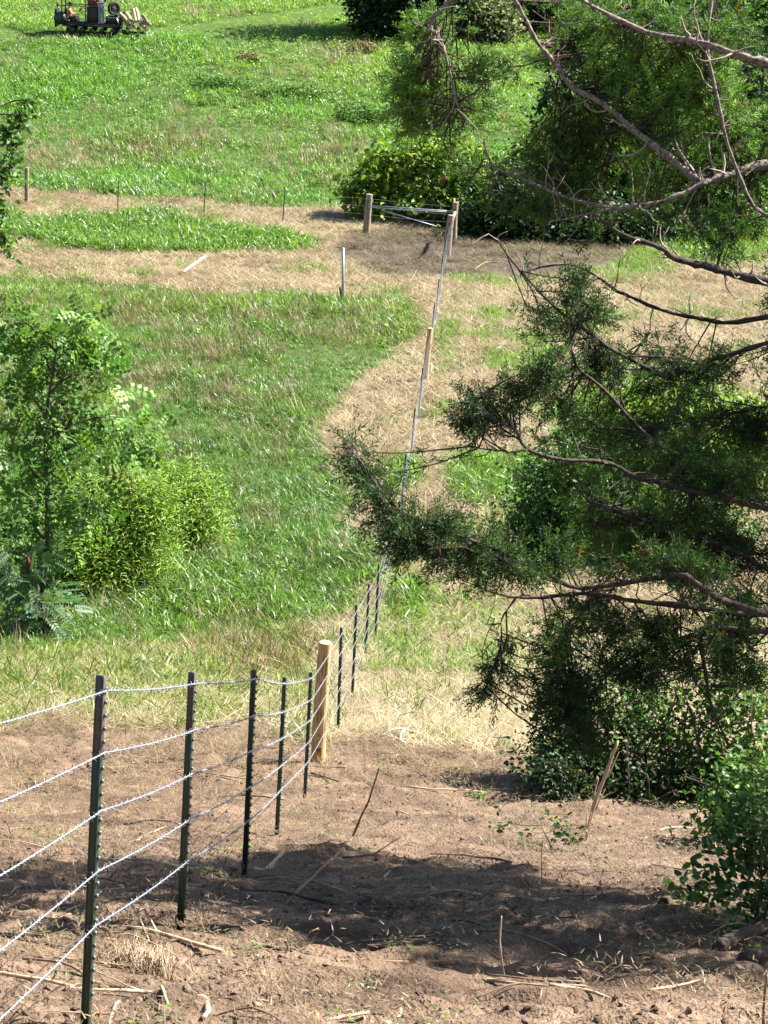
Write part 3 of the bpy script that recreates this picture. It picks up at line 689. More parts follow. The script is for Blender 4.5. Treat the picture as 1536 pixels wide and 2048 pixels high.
def wpost(parent, B, T, r, mat, name='wooden_post'):
    H = float(np.linalg.norm(T - B)); base = Vector(parent.location); rr = np.random.default_rng(int(abs(B[0] * 977 + B[1] * 131)))
    zs = np.array([-0.3, 0, 0.03, 0.3 * H, 0.6 * H, 0.85 * H, H - 0.02, H - 0.004]); n = 20
    th = np.arange(n) * 2 * np.pi / n
    V = []
    ph = rr.uniform(0, 6, 3)
    for k, z in enumerate(zs):
        rad = r * (1.06 - 0.10 * z / H) * (1 + 0.035 * np.sin(2 * th + ph[0] + z) + 0.025 * np.sin(3 * th + ph[1] - 2 * z) + 0.012 * rr.normal(size=n))
        if k == len(zs) - 1: rad = rad * 0.93
        ctr = np.array([0.012 * math.sin(2 * z + ph[2]), 0.012 * math.cos(1.7 * z + ph[1])])
        V += [[ctr[0] + a * math.cos(t), ctr[1] + a * math.sin(t), z] for a, t in zip(rad, th)]
    F = []
    for k in range(len(zs) - 1):
        for i in range(n):
            a = k * n + i; b = k * n + (i + 1) % n; F += [[a, b, b + n], [a, b + n, a + n]]
    me = mesh_np(name, V, F, None, True)
    o = link(name, me, mat, parent); o.location = Vector(B) - base; o.rotation_mode = 'QUATERNION'; o.rotation_quaternion = rot_to(T - B)
    top = np.array(V[-n:]); top[:, 2] = H - 0.004
    c = top.mean(0); c[2] = H + 0.004
    Vt = np.vstack([top, c]); Ft = [[i, (i + 1) % n, n] for i in range(n)]
    link('sawn_top', mesh_np('sawn_top', Vt, Ft), M_ENDGRAIN if mat is M_POST else mat, o)
    return o

def barb_vf(R, c):
    mb = MB(); w = 0.0012
    for k, a in enumerate((0.5, 2.2)):
        d = np.array([0.25 * (1 if k else -1), math.cos(a), math.sin(a)]); d /= np.linalg.norm(d)
        mb.tube([-d * 0.017, d * 0.017], [w * 0.6, w * 0.6], 3)
    th = np.linspace(0, 4 * np.pi, 11)
    mb.tube(np.stack([(th / (4 * np.pi) - 0.5) * 0.009, 0.0042 * np.cos(th), 0.0042 * np.sin(th)], 1), 0.0012, 3, False)
    return mb

def wire(parent, pts, near_to=0.0, n_ind=0, rad=0.003, sag=0.012, barbs=True):
    base = np.array(parent.location); pts = np.array(pts) - base
    out = [pts[0]]
    for a, b in zip(pts[:-1], pts[1:]):
        L = np.linalg.norm(b - a); m = max(2, int(L / 0.4))
        for k in range(1, m + 1):
            u = k / m; p = a + (b - a) * u; p = p - np.array([0, 0, sag * 4 * u * (1 - u)]); out.append(p)
    out = np.array(out); s = np.concatenate([[0], np.cumsum(np.linalg.norm(np.diff(out, axis=0), axis=1))])
    mb = MB()
    if near_to > 0:
        sn = np.arange(0, near_to, 0.014)
        P = np.stack([np.interp(sn, s, out[:, i]) for i in range(3)], 1)
        T = nrm(np.gradient(P, axis=0)); A = nrm(np.cross(T, [0, 0, 1.0])); Bv = np.cross(T, A)
        for ph in (0, np.pi):
            th = sn / 0.085 * 2 * np.pi + ph
            mb.tube(P + 0.0021 * (np.cos(th)[:, None] * A + np.sin(th)[:, None] * Bv), 0.0017, 4)
    k0 = np.searchsorted(s, near_to)
    if k0 < len(out) - 1: mb.tube(np.vstack([[np.interp(near_to, s, out[:, i]) for i in range(3)], out[k0:]]), rad, 4)
    o = link('barbed_wire', mb.mesh('barbed_wire', True), M_GALV, parent)
    if barbs:
        sb = np.arange(0.05, s[-1], 0.105)
        tm = barb_vf(None, None); TV = np.concatenate(tm.V); TF = np.concatenate(tm.F)
        P = np.stack([np.interp(sb, s, out[:, i]) for i in range(3)], 1); T = nrm(np.stack([np.interp(sb + 0.02, s, out[:, i]) for i in range(3)], 1) - P)
        if n_ind:
            if 'barb' not in BARBME: BARBME['barb'] = mesh_np('barb', TV, TF); BARBME['barb'].materials.append(M_GALV)
            for p, t in zip(P[:n_ind], T[:n_ind]):
                c = link('barb', BARBME['barb'], None, o, p); c.rotation_mode = 'QUATERNION'
                from mathutils import Quaternion
                c.rotation_quaternion = Vector(t).to_track_quat('X', 'Z') @ Quaternion((1, 0, 0), float(RNG.uniform(0, 6.3)))
        if len(P) > n_ind:
            m = min(len(P), n_ind + 260); P, T = P[n_ind:m], T[n_ind:m]
            V, F, _ = instance_np(TV, TF, P, T, rand_dirs(len(P)), 1.0, np.ones((len(P), 3)))
            link('barb_row', mesh_np('barb_row', V, F), M_GALV, o, kind='stuff')
    return o
BARBME = {}

def build_fences():
    near = [(178, 2064, 210, 1352), (365, 1870, 390, 1345), (493, 1737, 512, 1340), (557, 1663, 573, 1355), (612, 1595, 625, 1345),
            (678, 1468, 685, 1255), (706, 1398, 715, 1210), (732, 1325, 740, 1168), (752, 1285, 759, 1130)]
    ends = [post_ends(*p) for p in near]
    loc = ends[0][0]
    fa = thing('barbed_wire_fence', 'new five-strand barbed wire fence on dark steel and wooden posts running downhill into the hollow', 'fence', loc)
    P1B, P1T = ends[0]
    # one post more, uphill of the picture's left edge
    ycross = [1440, 1598, 1745, 1895, 2032]
    off = np.array([0.012, 0, 0])
    def att(B, T, k, r=0.0): return T + (B - T) * WFR[k] + np.array([0.012 + r, -0.004, 0])
    q0 = [unproj(0, yc, 6.05) for yc in ycross]
    p0w = [att(P1B, P1T, k) + (q0[k] - att(P1B, P1T, k)) * 1.75 for k in range(5)]
    T0 = p0w[0] + (p0w[0] - p0w[4]) / 0.659 * 0.038; x0, y0 = p0w[2][0] - 0.02, p0w[2][1]
    B0 = np.array([x0, y0, surf(x0, y0)[0]]); T0 = np.array([x0, y0, p0w[0][2] + 0.06])
    tpost(fa, B0, T0, 0)
    for i, (B, T) in enumerate(ends): tpost(fa, B, T, 1 if i < 5 else 0)
    w1 = post_ends(637, 1520, 650, 1283); wpost(fa, *w1, 0.081, M_POST)
    w2 = post_ends(781, 1140, 790, 1000); wpost(fa, *w2, 0.075, M_POST)
    w3 = post_ends(851, 765, 860, 656); wpost(fa, *w3, 0.075, M_POST)
    c1 = post_ends(893, 514, 903, 430); o_c1 = wpost(fa, *c1, 0.12, M_POSTGREY)
    attach = [(ends[i][0], ends[i][1], 0.0) for i in range(9)]
    attach.append((*w2, 0.03))
    def mid(a, b, n):
        for k in range(1, n + 1):
            u = k / (n + 1); xy = a[0] + (b[0] - a[0]) * u; Bm = np.array([xy[0], xy[1], surf(xy[0], xy[1])[0]])
            Tm = Bm + np.array([0.06, 0, 1.38]); tpost(fa, Bm, Tm, 0); attach.append((Bm, Tm, 0.0))
    mid(w2, w3, 3); attach.append((*w3, 0.03)); mid(w3, c1, 4); attach.append((*c1, 0.05))
    for k in range(5):
        pts = [p0w[k]] + [att(B, T, k, r) for B, T, r in attach]
        wire(fa, pts, 22.0, 58, 0.0022)
    # ---- cross fence from the corner to the left
    c2 = post_ends(908, 484, 911, 404); wf = post_ends(733, 468, 738, 388); wl = post_ends(54, 408, 54, 335)
    fb = thing('cross_fence', 'far wire cross fence of weathered posts and thin dark stakes along the mown band', 'fence', c2[0])
    wpost(fb, *c2, 0.11, M_POSTGREY); wpost(fb, *wf, 0.125, M_POSTGREY); wpost(fb, *wl, 0.085, M_POSTGREY)
    ts = [post_ends(566, 447, 571, 374), post_ends(408, 435, 412, 363), post_ends(236, 424, 238, 358)]
    for B, T in ts: tpost(fb, B, T, 0)
    g = post_ends(921, 466, 922, 396); tpost(fb, *g, 0)
    def at2(e, u, r=0.0): return e[1] + (e[0] - e[1]) * u - np.array([0, r, 0])
    for k in range(4):
        u = 0.1 + 0.2 * k
        wire(fb, [at2(e, u, r) for e, r in ((c2, .1), (wf, .12), (ts[0], 0), (ts[1], 0), (ts[2], 0), (wl, .08))], 0, 0, 0.0034, 0.03, False)
    base = np.array(fb.location)
    for du in (0.0, 0.05):
        m = MB(); m.tube(np.array([at2(wf, 0.27 + du, .13), at2(c2, 0.22 + du * .6, .12)]) - base, 0.014, 8); link('brace_pipe', m.mesh('brace_pipe', True), M_PIPE, fb)
    m = MB(); a = at2(wf, 0.3, .13); b = at2(c2, 0.72, .12); m.tube(np.array([a + (b - a) * 0.15, a + (b - a) * 0.8]) - base, 0.013, 6); link('brace_wire', m.mesh('brace_wire', True), M_PIPE, fb)
    m = MB(); m.tube(np.array([c1[1] + (c1[0] - c1[1]) * 0.25, c2[1] + (c2[0] - c2[1]) * 0.25]) - base, 0.06, 8); link('brace_rail', m.mesh('brace_rail', True), M_POSTGREY, fb)
build_fences()

def lone_posts():
    B, T = post_ends(686, 606, 686, 497)
    o = thing('steel_pole', 'bright bare steel pole standing alone at the meadow edge by the mown band', 'pole', B)
    V = MB(); H = float(np.linalg.norm(T - B)); V.tube([list((B - T) * 0.2), list((T - B) * 0.5), list((T - B) * 0.995)], 0.045, 10); link('pole_tube', V.mesh('pole_tube', True), M_PIPE, o)
    c = MB(); c.tube([list((T - B) * 0.995), list((T - B) * 1.01)], [0.056, 0.05], 10); link('pole_cap', c.mesh('pole_cap'), M_PIPE, o)
    for (bx, by, tx, ty, lab, mt, r) in [(531, 384, 522, 357, 'dark leaning stake sticking out of the far grass, left one of three', M_STICKDARK, 0.03),
                                     (553, 406, 545, 385, 'short grey stub of an old stake beside the straw heap', M_DEADWOOD, 0.07),
                                     (622, 380, 617, 357, 'thin dark stake in the far grass nearest the vine covered bush', M_STICKDARK, 0.025),
                                     (683, 604, 680, 574, 'short dark broken stake close beside the bright steel pole', M_STICKDARK, 0.05),
                                     (1012, 88, 1016, 50, 'pale old fence post before the dark trees at the top', M_DEADWOOD, 0.13)]:
        B, T = post_ends(bx, by, tx, ty); v = T - B
        m = MB(); m.tube(np.array([-v * 0.2, v * 0.3, v * 0.7 + np.array([0.01, 0, 0]), v]), [r * 1.1, r, r * 0.95, r * 0.7], 8)
        link('old_stake', m.mesh('old_stake', True), mt, None, B, label=lab, category='stake')
    a, _ = hit(366, 549); b, _ = hit(412, 515); d = b - a; L = np.linalg.norm(d)
    X = d / L; Y = np.cross([0, 0, 1.0], X); Y /= np.linalg.norm(Y); Z = np.cross(X, Y)
    m = MB(); m.box((0, 0, 0.035), (L / 2, 0.06, 0.02), np.stack([X, Y, Z], 1), 0.006)
    link('board', m.mesh('board'), simple('whitewashed_board', (0.48, 0.45, 0.42), 0.6, 0, 0.15, 8), None, (a + b) / 2 + np.array([0, 0, 0.03]), label='pale board lying on the mown straw band', category='board')
    # bent pale-green plastic strip
    pts = [hit(*p)[0] + np.array([0, 0, h]) for p, h in (((762, 1480), 0.03), ((780, 1474), 0.07), ((806, 1473), 0.09), ((850, 1477), 0.03))]
    mp_ = simple('pale_green_plastic', (0.26, 0.42, 0.36), 0.4, 0, 0.15, 6)
    t = thing('plastic_tube', 'pale green plastic tube lying on the straw right of the peeled post', 'tube', pts[1]); b0 = pts[1]
    m = MB(); m.tube(spline(np.array(pts) - b0, 12), 0.016, 6); link('long_piece', m.mesh('long_piece', True), mp_, t)
    q = [pts[2], hit(800, 1484)[0] + np.array([0, 0, .05]), hit(812, 1496)[0] + np.array([0, 0, .02])]
    m = MB(); m.tube(spline(np.array(q) - b0, 8), 0.015, 6); link('side_piece', m.mesh('side_piece', True), mp_, t)
lone_posts()

# ------------------------------------------------------------------ broadleaf plants
def bpx(px, py, rx, ry, D, depth=None):
    return unproj(px, py, D), np.array([rx * D / FPX, (depth if depth else (rx + ry) * 0.5) * D / FPX, ry * D / FPX])

def in_blob(c, r, n, rng, shell=0.45):
    d = rand_dirs(n, rng); rad = rng.uniform(shell ** 3, 1, n) ** (1 / 3)
    return c + d * r * rad[:, None] * rng.uniform(0.8, 1.12, (n, 1)) * np.where(rng.uniform(size=(n, 1)) < .12, rng.uniform(1, 1.4, (n, 1)), 1)

def leaves_at(P, k, spread, size, tint, rng, tmpl, up=0.7, X0=None):
    """k leaves round each point P"""
    n = len(P) * k
    pos = np.repeat(P, k, 0) + rng.normal(size=(n, 3)) * spread
    X = rng.normal(size=(n, 3)) * np.array([1, 1, 0.55]) + np.array([0, 0, -0.15])
    if X0 is not None: X = nrm(X) * 0.7 + np.repeat(X0, k, 0)
    Z = rng.normal(size=(n, 3)) * 0.6 + np.array([0.25, -0.05, up])
    tt = np.repeat(tint, k, 0) * rng.uniform(0.75, 1.3, (n, 1)) * np.stack([rng.uniform(0.85, 1.2, n), np.ones(n), rng.uniform(0.8, 1.2, n)], 1)
    return instance_np(*tmpl, pos, X, Z, size * rng.uniform(0.6, 1.25, n), tt)

def plant(name, label, cat, base_px, blobs, leaf, per, size, tints, trunk_r, seed, group=None, nclus=60, spread=None, up=0.7, bark=None, D=None, wob=0.06, stems=1, yellow=0.012, individual=False, bt=0.45):
    rng = np.random.default_rng(seed)
    B, D0 = hit(*base_px) if not isinstance(base_px, np.ndarray) else (base_px, float(base_px @ cF))
    D = D or D0
    t = thing(name, label, cat, B, 0, group)
    W = [(bpx(*b[:4], D + (b[4] if len(b) > 4 else 0))) for b in blobs]
    bark = bark or M_BARK2
    ctr = np.mean([w[0] for w in W], 0); hi = max(w[0][2] for w in W)
    topc = np.array([ctr[0], ctr[1], hi])
    allP = []; twm = MB()
    trunkpts = []
    for s_ in range(stems):
        b = B + (rng.normal(size=3) * np.array([0.15, 0.15, 0]) * (stems > 1)); e = topc + (rng.normal(size=3) * 0.25 * (stems > 1)) * np.linalg.norm(topc - B) * 0.4
        pts = spline([b - np.array([0, 0, 0.15]), b + (e - b) * 0.35 + rng.normal(size=3) * wob, b + (e - b) * 0.7 + rng.normal(size=3) * wob * 1.3, e], 14)
        m = MB(); m.tube(pts - B, np.linspace(trunk_r, trunk_r * 0.22, 14), 8); link('trunk' if trunk_r > 0.05 else 'stem', m.mesh('trunk', True), bark, t); trunkpts.append(pts)
    TP = np.concatenate(trunkpts)
    Vs, Fs, Ts, n0 = [], [], [], 0
    for (c, r), bl in zip(W, blobs):
        low = TP[:, 2] < c[2] + 0.05
        cand = TP[low] if low.any() else TP
        k = np.argmin(np.linalg.norm(cand - c, axis=1) + 0.4 * np.abs(cand[:, 2] - (c[2] - r[2] * 0.8))); st = cand[k]
        lp = spline([st, st + (c - st) * 0.5 + rng.normal(size=3) * wob + np.array([0, 0, 0.1 * np.linalg.norm(c - st)]), c + np.array([0, 0, r[2] * 0.4])], 9)
        m = MB(); m.tube(lp - B, np.linspace(trunk_r * bt, trunk_r * 0.1, 9), 6); link('branch', m.mesh('branch', True), bark, t)
        nc = max(6, int(nclus * (bl[5] if len(bl) > 5 else 1)))
        P = in_blob(c, r, nc, rng, 0.25); P = P + rng.normal(size=P.shape) * r * .12; P[:, 2] = np.maximum(P[:, 2], base_z(P[:, 0], P[:, 1]) + 0.05)
        for p in P[::2]:
            q = lp[np.argmin(np.linalg.norm(lp - p, axis=1))]
            twm.tube(spline([q - B, (q + p) / 2 - B + rng.normal(size=3) * 0.04, p - B], 4), np.linspace(trunk_r * 0.13, trunk_r * 0.05, 4), 3, False)
        tb = tints[rng.integers(0, len(tints), nc)] * rng.uniform(0.75, 1.25, (nc, 1))
        ye = rng.uniform(size=nc) < yellow; tb[ye] = np.array([0.22, 0.20, 0.035])
        out = nrm(P - c + np.array([0, 0, -0.2]) * r)
        V, F, T = leaves_at(P - B, per, spread if spread else float(np.mean(r)) * 0.16, size, tb, rng, leaf, up, out * 0.6 if leaf is COMP or leaf is SUMAC else None)
        Vs.append(V); Fs.append(F + n0); Ts.append(T); n0 += len(V)
    link('twig', twm.mesh('twig'), bark, t, kind='stuff')
    V = np.concatenate(Vs); F = np.concatenate(Fs); T = np.concatenate(Ts)
    if individual:
        nv = len(leaf[0]); nl = len(V) // nv; order = np.argsort(rng.uniform(size=nl)); sel = order[:280]
        me_cache = {}
        for i in sel:
            v = V[i * nv:(i + 1) * nv]; o0 = v[0].copy()
            link('leaf', mesh_np('leaf', v - o0, leaf[1], T[i * nv:(i + 1) * nv]), M_LEAF, t, o0)
        rest = order[280:]
        if len(rest):
            idx = (rest[:, None] * nv + np.arange(nv)).ravel(); V2 = V[idx]; F2 = (leaf[1][None] + (np.arange(len(rest)) * nv)[:, None, None]).reshape(-1, 3)
            link('foliage', mesh_np('foliage', V2, F2, T[idx]), M_LEAF, t, kind='stuff')
    else:
        link('crown' if trunk_r > 0.05 else 'foliage', mesh_np('crown', V, F, T), M_LEAF, t, kind='stuff')
    return t, B, D

A = np.array
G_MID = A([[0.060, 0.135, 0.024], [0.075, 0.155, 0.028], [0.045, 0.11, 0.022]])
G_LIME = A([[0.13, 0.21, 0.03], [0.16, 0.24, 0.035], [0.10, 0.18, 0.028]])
G_DARK = A([[0.016, 0.042, 0.012], [0.024, 0.058, 0.015], [0.012, 0.031, 0.010]])  # deep thicket shade darkened into the leaf colour
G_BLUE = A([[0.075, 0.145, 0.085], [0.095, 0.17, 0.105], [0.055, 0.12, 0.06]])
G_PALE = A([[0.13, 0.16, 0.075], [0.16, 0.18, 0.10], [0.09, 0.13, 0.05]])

def broadleaves():
    # left side
    plant('leafy_sapling', 'tall leafy sapling with long compound leaves at the left edge', 'tree', (75, 1275),
          [(30, 645, 30, 45), (65, 705, 40, 40), (130, 705, 45, 55), (178, 655, 24, 42), (55, 800, 65, 65), (195, 765, 45, 55), (130, 850, 80, 60), (35, 920, 60, 80), (130, 950, 110, 60), (245, 880, 55, 32), (50, 1050, 80, 60), (140, 1020, 55, 50), (20, 1120, 40, 50), (300, 845, 30, 16, 0, .4)],
          COMP, 3, 0.40, A([[0.085, 0.18, 0.03], [0.12, 0.225, 0.036], [0.06, 0.135, 0.026]]), 0.06, 11, None, 24, 0.13, 0.8)
    t, B, D = plant('sumac_shrub', 'blue-green sumac shrub with a dark seed head at lower left', 'shrub', (62, 1290),
          [(55, 1120, 45, 28), (20, 1160, 40, 40), (75, 1180, 45, 35), (40, 1215, 50, 40), (95, 1225, 30, 30)], SUMAC, 2, 0.44, G_BLUE * A([1, .95, .75]), 0.03, 13, None, 17, 0.12, 0.9, stems=3)
    c = unproj(57, 1130, D); m = MB(); m.tube([c - B - A([0, 0, .14]), c - B - A([0, 0, .05]), c - B + A([0, 0, .06]), c - B + A([0, 0, .15])], [0.03, 0.055, 0.045, 0.01], 8)
    link('seed_head', m.mesh('seed_head', True), simple('sumac_fruit', (0.10, 0.02, 0.018), 0.8, 0, 0.4, 60, 0.8), t)
    k = [('rounded yellow-green goldenrod bush left of the others, nearest the sumac', (165, 1200), [(165, 1130, 55, 62), (185, 1170, 45, 32), (140, 1110, 40, 40), (175, 1075, 30, 25, 0, .4)]),
         ('largest yellow-green goldenrod bush in the middle of the three', (265, 1190), [(250, 1060, 85, 70), (275, 1130, 50, 60), (225, 1110, 60, 60), (270, 1000, 60, 35, 0, .7), (310, 1050, 30, 60, 0, .6)]),
         ('small yellow-green goldenrod bush at the right end of the three', (385, 1110), [(375, 1015, 50, 40), (395, 1060, 32, 38), (350, 990, 40, 26, 0, .6)])]
    for i, (lab, b, bl) in enumerate(k):
        gr = np.random.default_rng(i + 5); bl = bl + [(bl[0][0] + gr.uniform(-1, 1) * bl[0][2], bl[0][1] - bl[0][3] * gr.uniform(.6, 1.15), 9, 26, 0, .13) for _ in range(7)]
        plant('goldenrod_bush', lab, 'bush', b, bl, LEAFN, 11, 0.13, A([[0.14, 0.25, 0.036], [0.18, 0.285, 0.042], [0.10, 0.21, 0.032], [0.21, 0.27, 0.05]]), 0.02, 20 + i, 'goldenrod bushes at the meadow edge', 230, 0.27, 0.6, stems=4)
    # tree outside the left edge with twigs hanging into the picture
    bx = unproj(-260, 500, 22.0); base = A([bx[0], bx[1], surf(bx[0], bx[1])[0]])
    plant('broadleaf_tree', 'broadleaf tree beyond the left edge whose leafy twigs reach in at upper left', 'tree', base,
          [(40, 240, 18, 24, 0, .8), (62, 205, 12, 14, 0, .5), (10, 270, 16, 35, 0, .7), (28, 300, 14, 30, 0, .8), (20, 350, 18, 34, 0, .9), (8, 430, 16, 25, 0, .5), (12, 485, 24, 22, 0, .8), (-120, 300, 120, 160, 0, 3), (-280, 150, 160, 180, 0, 3), (-240, 420, 130, 110, 0, 2.5)],
          LEAF4, 4, 0.095, G_MID, 0.10, 31, None, 26, 0.07, 0.8, bt=.09)
    # vine-covered bush by the corner
    plant('vine_bush', 'sunlit vine-covered bush behind the corner of the cross fence', 'bush', (850, 446),
          [(725, 390, 42, 32), (775, 345, 60, 45), (840, 315, 70, 38), (920, 330, 70, 45), (985, 365, 55, 50), (800, 400, 90, 40), (920, 405, 90, 42), (1010, 420, 60, 50)],
          LEAF4, 7, 0.26, A([[0.12, 0.20, 0.022], [0.16, 0.24, 0.026], [0.08, 0.15, 0.02]]), 0.05, 41, None, 150, 0.22, 0.55, stems=3, wob=0.2)
    # trees beyond the corner: a dark wall of foliage
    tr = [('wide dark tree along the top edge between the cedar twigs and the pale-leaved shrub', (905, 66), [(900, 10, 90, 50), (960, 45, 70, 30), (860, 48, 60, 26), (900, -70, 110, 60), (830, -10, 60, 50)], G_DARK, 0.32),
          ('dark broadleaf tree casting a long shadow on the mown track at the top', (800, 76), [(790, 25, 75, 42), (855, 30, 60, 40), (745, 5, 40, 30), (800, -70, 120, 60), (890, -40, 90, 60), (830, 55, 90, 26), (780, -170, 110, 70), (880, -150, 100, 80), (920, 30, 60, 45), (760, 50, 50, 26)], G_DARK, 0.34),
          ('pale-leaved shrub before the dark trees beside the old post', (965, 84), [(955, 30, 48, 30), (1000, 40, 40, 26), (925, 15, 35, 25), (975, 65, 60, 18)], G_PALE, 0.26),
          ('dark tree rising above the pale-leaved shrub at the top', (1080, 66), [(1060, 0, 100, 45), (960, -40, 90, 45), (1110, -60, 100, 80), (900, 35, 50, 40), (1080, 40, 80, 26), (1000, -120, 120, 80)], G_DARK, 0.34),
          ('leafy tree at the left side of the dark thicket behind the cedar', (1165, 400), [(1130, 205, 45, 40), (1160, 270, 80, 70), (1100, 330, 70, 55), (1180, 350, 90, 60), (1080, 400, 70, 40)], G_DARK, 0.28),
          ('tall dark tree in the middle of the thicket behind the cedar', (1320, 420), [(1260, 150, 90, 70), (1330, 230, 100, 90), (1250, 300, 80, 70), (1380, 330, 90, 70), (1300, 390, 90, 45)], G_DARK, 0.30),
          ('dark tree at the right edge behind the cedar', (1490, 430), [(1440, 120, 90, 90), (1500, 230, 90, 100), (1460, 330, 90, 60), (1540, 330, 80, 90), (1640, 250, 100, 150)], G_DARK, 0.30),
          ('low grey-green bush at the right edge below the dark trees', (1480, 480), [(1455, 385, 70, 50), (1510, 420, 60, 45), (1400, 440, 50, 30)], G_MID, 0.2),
          ('undergrowth of the thicket right of the fence corner', (1120, 480), [(1040, 380, 60, 50), (1090, 430, 80, 35), (1200, 430, 90, 35), (1320, 440, 80, 30), (1010, 450, 60, 26), (1110, 462, 90, 24), (1230, 462, 80, 22), (960, 440, 30, 30)], G_DARK, 0.2),  # low front clumps added as dark stand-in for shaded ground
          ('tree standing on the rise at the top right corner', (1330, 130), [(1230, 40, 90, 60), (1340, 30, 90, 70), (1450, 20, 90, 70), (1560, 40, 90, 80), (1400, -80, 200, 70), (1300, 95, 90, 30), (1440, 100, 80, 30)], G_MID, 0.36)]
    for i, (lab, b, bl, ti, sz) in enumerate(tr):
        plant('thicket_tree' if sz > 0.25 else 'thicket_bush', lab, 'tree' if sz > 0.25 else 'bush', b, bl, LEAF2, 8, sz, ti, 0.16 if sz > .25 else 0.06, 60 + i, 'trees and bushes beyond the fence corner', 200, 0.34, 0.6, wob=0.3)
    # weed clumps standing in the far field
    fc = [('dark low weed clump in the far field, left of the longer one', (440, 178), [(425, 166, 48, 10), (470, 172, 40, 9)]), ('long dark weed clump in the far field', (570, 195), [(545, 184, 50, 10), (610, 186, 50, 11)]),
          ('shaded weed clump in the far field left of the cedar twigs', (725, 245), [(710, 222, 50, 18), (750, 232, 45, 18)]), ('brownish weed clump in the far field near the tree shadow', (725, 106), [(728, 96, 32, 10)]),
          ('brown weed clump in the far field below the mown track', (500, 125), [(500, 118, 26, 8)])]
    for i, (lab, b, bl) in enumerate(fc):
        plant('weed_clump', lab, 'weeds', b, bl, LEAF2, 7, 0.16, G_MID if i < 3 else A([[0.16, 0.13, 0.07], [0.11, 0.12, 0.04]]), 0.02, 80 + i, 'weed clumps in the far field', 110, 0.16, 0.5, stems=3)
    # shrubs right of the fence in the hollow
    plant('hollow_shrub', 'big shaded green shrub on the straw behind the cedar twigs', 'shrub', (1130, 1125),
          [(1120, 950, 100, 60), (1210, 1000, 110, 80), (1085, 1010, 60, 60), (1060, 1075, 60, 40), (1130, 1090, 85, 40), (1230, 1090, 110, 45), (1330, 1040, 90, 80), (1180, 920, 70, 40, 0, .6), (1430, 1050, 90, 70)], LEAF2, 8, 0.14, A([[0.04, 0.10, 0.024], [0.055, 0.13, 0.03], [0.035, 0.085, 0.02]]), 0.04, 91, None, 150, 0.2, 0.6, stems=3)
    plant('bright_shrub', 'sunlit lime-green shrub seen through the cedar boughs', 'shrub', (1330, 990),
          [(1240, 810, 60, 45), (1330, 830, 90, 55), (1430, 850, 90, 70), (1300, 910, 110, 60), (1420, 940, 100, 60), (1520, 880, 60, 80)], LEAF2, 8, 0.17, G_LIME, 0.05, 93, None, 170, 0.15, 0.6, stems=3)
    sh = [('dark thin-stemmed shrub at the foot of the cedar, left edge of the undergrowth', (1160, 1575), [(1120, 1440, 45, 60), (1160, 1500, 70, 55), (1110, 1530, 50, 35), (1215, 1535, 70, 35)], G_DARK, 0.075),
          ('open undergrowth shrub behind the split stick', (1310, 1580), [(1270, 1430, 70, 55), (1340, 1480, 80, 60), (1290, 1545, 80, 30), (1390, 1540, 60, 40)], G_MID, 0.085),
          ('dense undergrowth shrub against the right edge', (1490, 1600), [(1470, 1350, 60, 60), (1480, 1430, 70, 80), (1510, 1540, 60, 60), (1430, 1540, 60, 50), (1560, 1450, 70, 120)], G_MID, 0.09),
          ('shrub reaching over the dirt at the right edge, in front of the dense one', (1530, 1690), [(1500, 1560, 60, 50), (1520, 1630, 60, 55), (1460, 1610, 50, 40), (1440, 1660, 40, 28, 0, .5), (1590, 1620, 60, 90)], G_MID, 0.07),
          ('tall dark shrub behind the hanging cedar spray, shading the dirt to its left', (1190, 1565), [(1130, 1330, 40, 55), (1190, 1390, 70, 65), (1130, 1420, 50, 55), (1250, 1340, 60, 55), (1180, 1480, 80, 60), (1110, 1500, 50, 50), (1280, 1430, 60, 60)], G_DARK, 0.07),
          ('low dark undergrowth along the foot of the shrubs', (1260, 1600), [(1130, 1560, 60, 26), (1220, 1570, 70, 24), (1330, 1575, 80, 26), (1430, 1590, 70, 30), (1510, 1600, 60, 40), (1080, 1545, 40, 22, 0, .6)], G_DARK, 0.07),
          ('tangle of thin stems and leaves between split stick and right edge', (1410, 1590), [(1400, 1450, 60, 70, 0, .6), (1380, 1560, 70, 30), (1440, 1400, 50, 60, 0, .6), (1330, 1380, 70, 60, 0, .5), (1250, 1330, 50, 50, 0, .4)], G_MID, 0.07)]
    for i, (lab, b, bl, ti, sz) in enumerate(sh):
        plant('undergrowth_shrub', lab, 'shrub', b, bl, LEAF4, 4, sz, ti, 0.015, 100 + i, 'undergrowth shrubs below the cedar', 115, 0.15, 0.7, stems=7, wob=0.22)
    plant('broad_leaf_plant', 'plant with broad shaded leaves at the right edge over the dirt', 'plant', (1500, 1850),
          [(1500, 1630, 45, 55), (1505, 1720, 45, 50), (1460, 1690, 40, 35), (1420, 1780, 35, 22), (1520, 1800, 30, 35), (1590, 1700, 60, 90), (1540, 1690, 26, 60)], LEAF4, 4, 0.068, A([[0.035, 0.095, 0.026], [0.05, 0.12, 0.03], [0.08, 0.16, 0.04]]), 0.008, 110, None, 34, 0.08, 0.9, stems=3, individual=True)
    sd = [('small green seedling in the shade under the cedar', (957, 1605), [(957, 1593, 14, 10)]), ('small leafy sprout at the foot of the undergrowth by the split stick', (1278, 1520), [(1275, 1495, 14, 24), (1262, 1560, 10, 12)]),
          ('low pale-green sprout on the shaded dirt near the right edge', (1360, 1815), [(1355, 1790, 20, 18), (1395, 1770, 14, 12)]), ('seedling on the right-hand dirt bank in half shade', (1470, 1870), [(1460, 1862, 20, 8)])]
